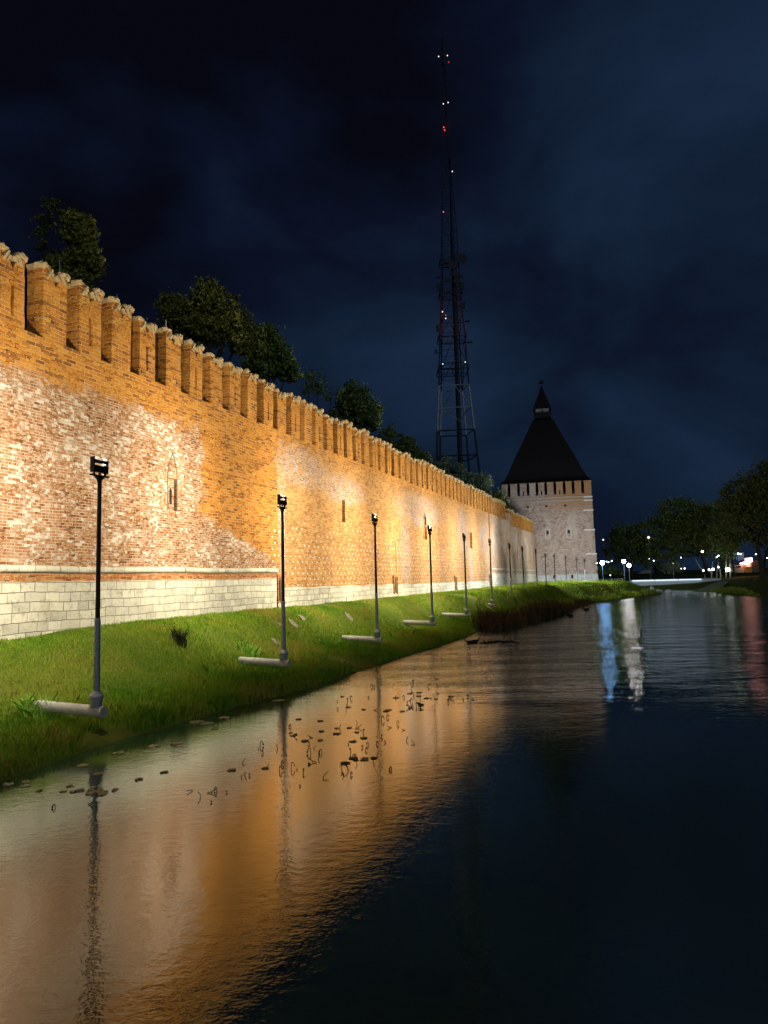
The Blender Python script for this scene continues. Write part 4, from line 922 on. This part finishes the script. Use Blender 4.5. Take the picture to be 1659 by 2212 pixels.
for i in range(6): x = L3*i/5; p.tube((x, 0, -0.4), (x, 0, 1.05), 0.035, 0.035, 6)
s.tube((0, 0, 1.05), (L3, 0, 1.05), 0.04, 0.04, 6).tube((0, 0, 0.55), (L3, 0, 0.55), 0.03, 0.03, 6)
p.build('post', M_STEEL, hr); s.build('rail', M_STEEL, hr)
# kiosk
KY = 172.0; k0 = ad(1608, 1232, KY); kz = max(zl(k0.x, KY), ad(1608, 1232, KY).z-0.1); kk = KY/F
def kx(px): return ad(px, 1225, KY).x-k0.x
def kzz(py): return ad(1616, py, KY).z-kz
M_ORG = plain('orange_panel', (0.75, 0.30, 0.02), 0.5, 0, 0.05); M_CRM = plain('cream_panel', (0.60, 0.52, 0.36), 0.7, 0, 0.1)
kio = empty('kiosk', (k0.x, KY, kz), 'orange and cream street kiosk with a glowing white roof sign at the right', 'kiosk')
x0, x1 = kx(1608), kx(1624.5); zt = kzz(1213)
MB().prism([(x0+0.1, -0.4), (x1-0.1, -0.4), (x1, 0.3), (x1, zt), (x0, zt), (x0, 0.3)], 0, 2.0).build('booth', M_ORG, kio)
wn_ = MB().box((x0+0.45, -0.04, zt*0.42), (x1-0.35, 0.0, zt*0.80)).build('window', glow('kiosk_window_glass', (1.0, 0.6, 0.3), 0.5), kio)
MB().box((x0+0.35, -0.35, zt*0.34), (x1-0.25, 0.0, zt*0.40)).build('counter', plain('red_counter', (0.5, 0.10, 0.04), 0.5), kio)
MB().box((kx(1582), 0.2, -0.4), (x0, 2.0, kzz(1220))).build('side_cabin', M_CRM, kio)
MB().box((kx(1592), 0.15, kzz(1225.5)), (kx(1601), 0.2, kzz(1222))).box((kx(1588), 0.16, kzz(1226)), (kx(1589), 0.2, kzz(1223))).build('cabin_window', M_DARK, kio)
MB().box((kx(1624.5), 0.4, -0.4), (kx(1644), 2.0, kzz(1211))).build('shed', plain('brown_boards', (0.14, 0.10, 0.07), 0.9, 0, 0.3), kio)
MB().box((kx(1644), 0.35, -0.4), (kx(1649), 2.0, kzz(1214))).build('end_panel', M_CRM, kio)
MB().prism([(kx(1598), kzz(1218)), (kx(1598.5), kzz(1216)), (kx(1610), kzz(1213)), (kx(1610), kzz(1206)), (kx(1624), kzz(1205)), (kx(1624), kzz(1213)), (x1, kzz(1213)), (x0, kzz(1219))], -0.5, -0.1).build('roof_sign', glow('white_sign_glass', (1.0, 0.40, 0.36), 9), kio)
cr_ = empty('counter_stand', tuple(ad(1578.5, 1231.5, 168)), 'small cream round stand left of the kiosk', 'stand')
MB().lathe([(0.55, -0.5), (0.45, 0.2), (0.30, 0.8), (0.32, 1.3), (0.45, 1.4)], n=14).build('body', M_CRM, cr_)
# curtain of icicle lights on a wire
ic0 = ad(1584, 1194, 198); ic = empty('icicle_lights', tuple(ic0), 'curtain of bluish icicle lights hanging behind the kiosk', 'lights')
s = MB(); Lc = ad(1606, 1194, 198).x-ic0.x
s.tube((-0.3, 0, 0.05), (Lc+0.3, 0, 0.05), 0.02, 0.02, 4)
for sx in (-0.3, Lc+0.3): s.tube((sx, 0, 0.2), (sx, 0, -6.0), 0.06, 0.06, 6)
s.build('wire_frame', M_STEELD, ic)
s = MB()
for i in range(12):
    x = Lc*i/11; s.tube((x, 0, 0), (x, 0, -random.uniform(1.2, 2.6)), 0.035, 0.02, 5)
s.build('light_strings', glow('icicle_glass', (0.55, 0.7, 1.0), 0.6), ic)
# hut below the far lamps
hv = ad(1418, 1229, 226); hut = empty('hut', (hv.x, hv.y, zl(hv.x, hv.y)), 'small dark hut beyond the terrace wall', 'hut'); hz0 = hv.z-hut.location.z
MB().box((0, 0, -0.5), (3.4, 3, hz0+1.2)).build('wall', M_STEELD, hut); MB().prism([(-0.4, hz0+1.2), (1.7, hz0+1.9), (3.8, hz0+1.2)], -0.4, 3.4).build('roof', M_STEEL, hut)

# ------------------------------------------------------------------ bank: grass, tufts, slabs, reeds
L_GRASS = NT('grass_blades', 0.6, 0, 0.25); r_ = L_GRASS.rnd(); pn = L_GRASS.noise(L_GRASS.coord('Object'), 0.45, 3)
gc = L_GRASS.ramp(L_GRASS.math('ADD', L_GRASS.math('MULTIPLY', r_, 0.5), L_GRASS.math('MULTIPLY_ADD', pn, 2.0, -0.72)), [(0.0, (0.07, 0.20, 0.010)), (0.4, (0.16, 0.32, 0.012)), (0.7, (0.28, 0.35, 0.016)), (1.0, (0.38, 0.29, 0.05))])
L_GRASS.col(gc); L_GRASS = L_GRASS.m
def blades(r, X, Y, Z, h, w, lean=0.6):
    m = len(X); a = r.uniform(0, 2*math.pi, m); c, s = np.cos(a), np.sin(a); b = r.uniform(0, 2*math.pi, m); q = lean*h*r.uniform(0.2, 1, m)
    P = np.stack([X, Y, Z], 1); sd_ = np.stack([c*w/2, s*w/2, 0*w], 1); tip = np.stack([np.cos(b)*q, np.sin(b)*q, h], 1); mid = np.stack([np.cos(b)*q*0.3, np.sin(b)*q*0.3, h*0.6], 1)
    V = np.stack([P-sd_, P+sd_, P+mid+sd_*0.7, P+tip, P+mid-sd_*0.7], 1).reshape(-1, 3)
    return V, np.arange(5*m).reshape(m, 5)
def grow():
    r = np.random.default_rng(21); VV = []; n0 = 0; FF = []
    for t0, t1, p0, p1, dens, hm, wm in ((-5, 8, 0.0, 7.2, 900, 0.10, 0.013), (8, 22, 0.0, 7.0, 520, 0.095, 0.019), (22, 45, 0.0, 7.5, 200, 0.095, 0.032), (45, 80, 0.0, 9.5, 75, 0.10, 0.055), (80, 130, -1, 32, 16, 0.11, 0.11)):
        m = int((t1-t0)*(p1-p0)*dens); t = r.uniform(t0, t1, m); p = r.uniform(p0, p1, m)
        X = W0.x+t*DIR.x+p*RGT.x; Y = W0.y+t*DIR.y+p*RGT.y; Z, d = land(X, Y)
        tall = fnoise(X*0.7, Y*0.7, 31)
        k = (d > 0.02) & (fnoise(X*0.5+9, Y*0.5, 33) > -0.62); X, Y, Z, tall, p = X[k], Y[k], Z[k], tall[k], p[k]; m = len(X)
        h = hm*r.uniform(0.5, 1.5, m)*np.clip(1+0.7*tall, 0.45, 2.2)*np.interp(p, [0, 2.5, 4.0], [0.6, 0.9, 1.5])*np.where(r.uniform(0, 1, m) < 0.012, 2.0, 1.0)*np.interp(d[k], [0, 0.5, 1.2], [1.5, 1.2, 1.0]); w = wm*r.uniform(0.7, 1.4, m)
        V, Fc = blades(r, X, Y, Z-0.01, h, w); VV.append(V); FF.append(Fc+n0); n0 += len(V)
    prop(fast_mesh('grass', np.concatenate(VV), np.concatenate(FF), L_GRASS), kind='stuff')
grow()
def tuft(px, py, Y, name, label, cat, n, h, w, rad_, mat, lean=0.9, group=None):
    v = ad(px, py, Y); r = np.random.default_rng(int(px)); a = r.uniform(0, 6.28, n); q = rad_*np.sqrt(r.uniform(0, 1, n))
    X, Y_ = v.x+q*np.cos(a), v.y+q*np.sin(a); Z = land(X, Y_)[0]
    V, Fc = blades(r, X, Y_, Z-0.02, h*r.uniform(0.5, 1.2, n), np.full(n, w), lean)
    o = fast_mesh(name, V-np.array([v.x, v.y, 0]), Fc, mat); o.location = (v.x, v.y, 0); prop(o, label, cat, group)
L_LITGRASS = leaf_material('lit_grass', (0.20, 0.48, 0.04), (0.32, 0.60, 0.06), (0.5, 0.62, 0.15))  # lighter blades stand in for light falling on the tufts
tuft(85, 1505, 17.6, 'grass_tuft', 'bright long drooping grass tuft left of the nearest floodlight post', 'grass tuft', 520, 0.42, 0.02, 0.42, L_LITGRASS, 1.1)
tuft(540, 1425, 27.0, 'grass_tuft', 'bright grass tuft at the buried end of the second post footing', 'grass tuft', 260, 0.36, 0.024, 0.38, L_LITGRASS, 0.9)
tuft(388, 1392, 24.4, 'weed', 'dark upright leafy weed on the bank between the first two posts', 'weed', 110, 0.42, 0.05, 0.22, leaf_material('dark_weed', (0.015, 0.02, 0.008), (0.03, 0.035, 0.012), (0.05, 0.05, 0.02)), 0.7)
M_SLAB = plain('mossy_slab', (0.24, 0.22, 0.14), 0.95, 0, 0.35, 6)
def slab(px, py, w, d, label, mat=M_SLAB):
    w *= 0.8; d *= 0.7
    lo = None
    for k in range(400):                       # march along the sight line until it meets the bank
        Y = 10+k*0.1; v = ad(px, py, Y)
        if v.z < zl(v.x, v.y): break
    s = MB(); n = 9; q = [(w*math.cos(2*math.pi*i/n)*random.uniform(.8, 1.1), d*math.sin(2*math.pi*i/n)*random.uniform(.8, 1.1)) for i in range(n)]
    top = []; u = Vector((1, 0.05, 0)); p = Vector((-0.05, 1, 0))
    for a, b in q: c = u*a+p*b; top.append((c.x, c.y, zl(v.x+c.x, v.y+c.y)+0.07))
    s.add(top+[(x, y, z-0.25) for x, y, z in top], [tuple(range(n)), tuple(range(n, 2*n))[::-1]]+[(i, n+i, n+(i+1) % n, (i+1) % n) for i in range(n)])
    o = s.build('stone_slab', mat, None); o.location = (v.x, v.y, 0); prop(o, label, 'slab', 'flat slabs in the grass')
slab(634, 1352, 0.28, 0.3, 'flat pale slab in the grass just left of the second post')
slab(590, 1338, 0.7, 0.35, 'bare brown earth slab in the grass below the wall seam', plain('bare_earth', (0.20, 0.14, 0.08), 0.95))
slab(652, 1337, 0.25, 0.3, 'small pale slab right of the second post')
slab(754, 1335, 0.3, 0.4, 'small pale slab between second and third post')
slab(598, 1392, 0.25, 0.25, 'low pale slab beside the second post foot')
# reeds
L_REED = leaf_material('dry_reeds', (0.035, 0.024, 0.010), (0.075, 0.048, 0.018), (0.12, 0.075, 0.028))
def reeds(name, label, poly, n, h, w, seed):
    r = np.random.default_rng(seed); P = [gz(px, py, 0) for px, py in poly]; X = []; Y = []
    for _ in range(n):
        i = r.integers(0, len(P)-1); s = r.uniform(); a = P[i].lerp(P[i+1], s); back = r.uniform(0, 1)**0.8*2.2
        q = 1+back*1.6/a.y; X.append(a.x*q+r.normal()*0.35); Y.append(a.y*q+r.normal()*0.35)
    X, Y = np.array(X), np.array(Y); Z = np.maximum(land(X, Y)[0]-0.05, -0.1)
    ends = np.minimum(np.hypot(X-P[0].x, Y-P[0].y), np.hypot(X-P[-1].x, Y-P[-1].y))
    env = np.clip(0.85+0.45*fnoise(X*1.1, Y*1.1, seed), 0.35, 1.35)*np.interp(ends, [0, 2.5], [0.45, 1.0])
    V, Fc = blades(r, X, Y, Z, h*env*r.uniform(0.55, 1.1, n), w*r.uniform(0.7, 1.4, n), 0.28)
    o = fast_mesh(name, V, Fc, L_REED)
    if n < 300: prop(o, kind='stuff')
    else: prop(o, label, 'reeds', 'reed clumps at the water edge')
reeds('reed_clump', 'large brown dry reed clump in front of the sixth and seventh posts', [(1040, 1366), (1065, 1363), (1095, 1360), (1142, 1347)], 2000, 1.45, 0.035, 41)
reeds('reed_clump', 'smaller brown reed clump farther along the bank', [(1142, 1346), (1180, 1336), (1206, 1330), (1226, 1324)], 1700, 1.4, 0.045, 42)
reeds('reeds', 'thin sparse reeds at the far tip of the green bank', [(1228, 1322), (1262, 1310), (1290, 1303)], 220, 0.9, 0.05, 43)
reeds('reeds', 'short ragged reeds by the far shore under the footbridge', [(1385, 1289), (1420, 1284), (1440, 1278)], 160, 0.8, 0.08, 44)

# ------------------------------------------------------------------ on the water
M_PAD = plain('pale_pad', (0.33, 0.30, 0.14), 0.5, 0, 0.3, 6); M_PADD = plain('olive_pad', (0.06, 0.055, 0.028), 0.5, 0, 0.3, 6); M_STEM = plain('dead_stem', (0.008, 0.007, 0.006), 0.8)
def pad_mesh(mat, seed):
    r = random.Random(seed); n = 16; vs = [(0, 0, 0.012)]; 
    for i in range(n+1): a = 0.25+(2*math.pi-0.5)*i/n; q = 1+r.uniform(-.10, .10); vs.append((q*math.cos(a), q*math.sin(a), 0.012+r.uniform(-.004, .010)))
    mb = MB(); mb.add(vs, [(0, i, i+1) for i in range(1, n+1)]); m = len(vs); mb.add([(x, y, -0.01) for x, y, z in vs], [(0, i+1, i) for i in range(1, n+1)])
    mb.f += [(i, i+m, i+1+m, i+1) for i in range(1, n+1)]
    o = mb.build('lily_pad', mat); me = o.data; bpy.data.objects.remove(o); return me
PADS = [pad_mesh(M_PAD, k) for k in range(3)]; PADD = [pad_mesh(M_PADD, k+5) for k in range(3)]
def pad(px, py, r, pale, label, group):
    g = gz(px, py, 0.0); o = bpy.data.objects.new('lily_pad', random.choice(PADS if pale else PADD)); COL.objects.link(o)
    o.location = g; r *= 0.60 if pale else 0.46; o.scale = (r, r*random.uniform(.8, 1), 1); o.rotation_euler = (0, 0, random.uniform(0, 6.28)); prop(o, label, 'lily pad', group)
for px, py, r, lab in ((180, 1654, .19, 'single pale lily pad just above the reflection of the nearest post'), (256, 1627, .21, 'pale lily pad near the bank, right of the nearest post'), (333, 1612.5, .23, 'pale lily pad near the dark bank between the first two posts, left one'), (380, 1607, .24, 'pale lily pad near the dark bank between the first two posts, right one'), (425, 1560, .3, 'pale lily pad hugging the dark bank, left of three'), (447, 1563, .28, 'pale lily pad hugging the dark bank, lowest of three'), (484, 1551, .26, 'pale lily pad hugging the dark bank, right of three'), (56, 1689, .15, 'pale lily pad at the left edge, upper right one'), (20, 1677, .16, 'pale lily pad at the left edge, topmost'), (16, 1695, .17, 'pale lily pad at the left edge, lowest'), (601, 1513, .32, 'pale lily pad at the head of the second post reflection'), (212, 1672, .14, 'small pale pad beside the nearest post reflection')): pad(px, py, r, True, lab, 'pale lily pads near the bank')
rr = random.Random(5)
for cx, cy, sx, sy, k in ((700, 1600, 70, 12, 9), (740, 1575, 40, 6, 6), (725, 1640, 40, 5, 5), (775, 1640, 20, 6, 4), (850, 1530, 30, 5, 6), (905, 1525, 20, 4, 5), (470, 1665, 60, 6, 3), (880, 1500, 40, 10, 7), (780, 1530, 40, 10, 6), (330, 1680, 60, 14, 2), (980, 1510, 25, 3, 4), (640, 1560, 60, 16, 6)):
    for _ in range(max(2, int(k*0.75))): pad(cx+rr.gauss(0, sx*0.8), cy+rr.gauss(0, sy*0.8), rr.uniform(.12, .24), False, 'small dark olive lily pad floating in the orange reflection', 'dark lily pads in the reflection')
for _ in range(16): pad(rr.uniform(20, 260), 1700+rr.uniform(0, 22)-rr.uniform(0, 10), rr.uniform(.08, .16), True, 'small yellowish lily pad in the loose raft at the left edge', 'yellowish pads at the left edge')
def stem(px, py, hpx, kind):
    g = gz(px, py, 0.0); k = g.y/F; h = hpx*k*0.5; r = 0.005+0.00017*g.y; s = MB(); q = lambda a: random.uniform(-a, a)
    if kind == 0: pts = [(0, 0, -0.1), (q(.1)*h, 0, h*0.5), (q(.4)*h, q(.2), h)]
    elif kind == 1: m = random.choice((-1, 1)); pts = [(0, 0, -0.1), (m*h*0.15, 0, h*0.9), (m*h*0.5, 0, h), (m*h*0.75, 0, h*0.35)]
    elif kind == 2: m = random.choice((-1, 1)); pts = [(0, 0, -0.1), (m*h*0.45, 0, h*0.55), (m*h*0.15, 0, h), (-m*h*0.2, 0, h*0.5), (0, 0, 0.02)]
    else: m = random.choice((-1, 1)); pts = [(-m*h*0.9, 0, 0.01), (0, 0, h*0.25), (m*h*1.1, 0, h*0.9)]
    s.path(pts, [r]*len(pts), 5)
    if kind in (0, 1) and random.random() < 0.25: s.ball(pts[-1], (r*2.4, r*2, r*3), 6, 5)
    if kind == 3: s.path([(0, 0, h*0.25), (m*h*0.8, 0.1, -0.1)], [r, r], 5)
    o = s.build('dead_stem', M_STEM); o.location = g; prop(o, 'thin dead water lily stem bent above the lit water', 'stem', 'dead stems standing in the reflection')
    o.rotation_euler = (0, 0, q(.6))
for cx, cy, sx, sy, n_ in ((720, 1615, 70, 26, 26), (770, 1660, 30, 10, 5), (850, 1600, 25, 25, 9), (820, 1500, 90, 25, 20), (905, 1515, 30, 22, 9), (985, 1512, 28, 6, 6), (530, 1665, 10, 10, 4), (640, 1650, 40, 14, 6), (450, 1710, 60, 12, 5), (560, 1615, 20, 10, 3)):
    for _ in range(n_): stem(max(415, cx+rr.gauss(0, sx*0.9)), cy+rr.gauss(0, sy*1.1), rr.uniform(7, 22) if cy > 1540 else rr.uniform(6, 18), rr.choice((0, 0, 0, 1, 1, 2, 3)))
stem(120, 1745, 16, 1); stem(195, 1738, 16, 3); stem(740, 1672, 8, 3); stem(752, 1665, 30, 0); stem(628, 1660, 26, 1); stem(433, 1722, 24, 0)
# driftwood raft and ducks
def debris(px, py, n, spread, label):
    g = gz(px, py, 0); s = MB(); r = random.Random(3)
    for _ in range(n):
        x = r.gauss(0, spread); y = r.gauss(0, 0.35); a = r.uniform(0, 3.14); l = r.uniform(0.1, 0.45)
        s.tube((x-l*math.cos(a), y-l*math.sin(a)*0.4, 0.0), (x+l*math.cos(a), y+l*math.sin(a)*0.4, r.uniform(0.0, 0.08)), 0.03, 0.02, 5)
    o = s.build('weed_raft', M_STEM); o.location = g; prop(o, label, 'weed raft')
debris(1066, 1388, 34, 0.6, 'dark floating raft of weed and twigs before the reeds')
def duck(px, py, k, rz, label):
    g = gz(px, py, 0); o = empty('duck', tuple(g), label, 'duck', 'ducks on the pond', rz)
    b = MB(); prof = [(-0.30, 0.10, 0.02), (-0.24, 0.09, 0.07), (-0.10, 0.08, 0.12), (0.06, 0.08, 0.125), (0.17, 0.09, 0.09), (0.20, 0.15, 0.055), (0.22, 0.22, 0.045), (0.25, 0.26, 0.055), (0.29, 0.25, 0.045), (0.33, 0.235, 0.015), (0.37, 0.23, 0.008)]
    vs = []; n = 10
    for i, (x, z, r) in enumerate(prof):
        t = 0 if i < 4 else 1 if i < 7 else 0
        for j in range(n): a = 2*math.pi*j/n; vs.append(((x+(math.sin(a)*r*0.7 if t else 0))*k, math.cos(a)*r*k, (z+math.sin(a)*r*(0.9 if not t else 0.5))*k))
    b.add(vs, [(i*n+j, i*n+(j+1) % n, (i+1)*n+(j+1) % n, (i+1)*n+j) for i in range(len(prof)-1) for j in range(n)]+[tuple(range(n))])
    b.build('body', M_STEM, o, smooth=True)
duck(1027, 1389, 1.0, 0.4, 'dark duck floating left of the weed raft, the larger of two'); duck(1013, 1390, 0.8, 2.8, 'small dark duck at the left, beside the larger one'); duck(1268, 1319, 1.3, 0.2, 'dark duck alone near the far tip of the green bank'); duck(1231, 1333, 1.2, 3.0, 'dark duck right of the smaller reed clump')
M_PALE = plain('pale_boulder', (0.62, 0.64, 0.66), 0.8, 0, 0.2, 2)
for px, py, a, b_, lab in ((1408.5, 1279, .45, .75, 'upright pale stone at the far waterline'), (1423, 1279.5, .75, .42, 'wide pale stone at the far waterline, second from the left'), (1444, 1279, .7, .38, 'wide pale stone at the far waterline, third from the left'), (1453, 1277.5, .5, .2, 'smallest flat pale stone at the far waterline')):
    g = gz(px, py+1.5, 0.0); s = MB().ball((0, 0, b_*0.5), (a, a*0.7, b_), 9, 6, 0.08); o = s.build('boulder', M_PALE, None, smooth=True); o.location = g; prop(o, lab, 'boulder', 'pale stones at the far waterline')
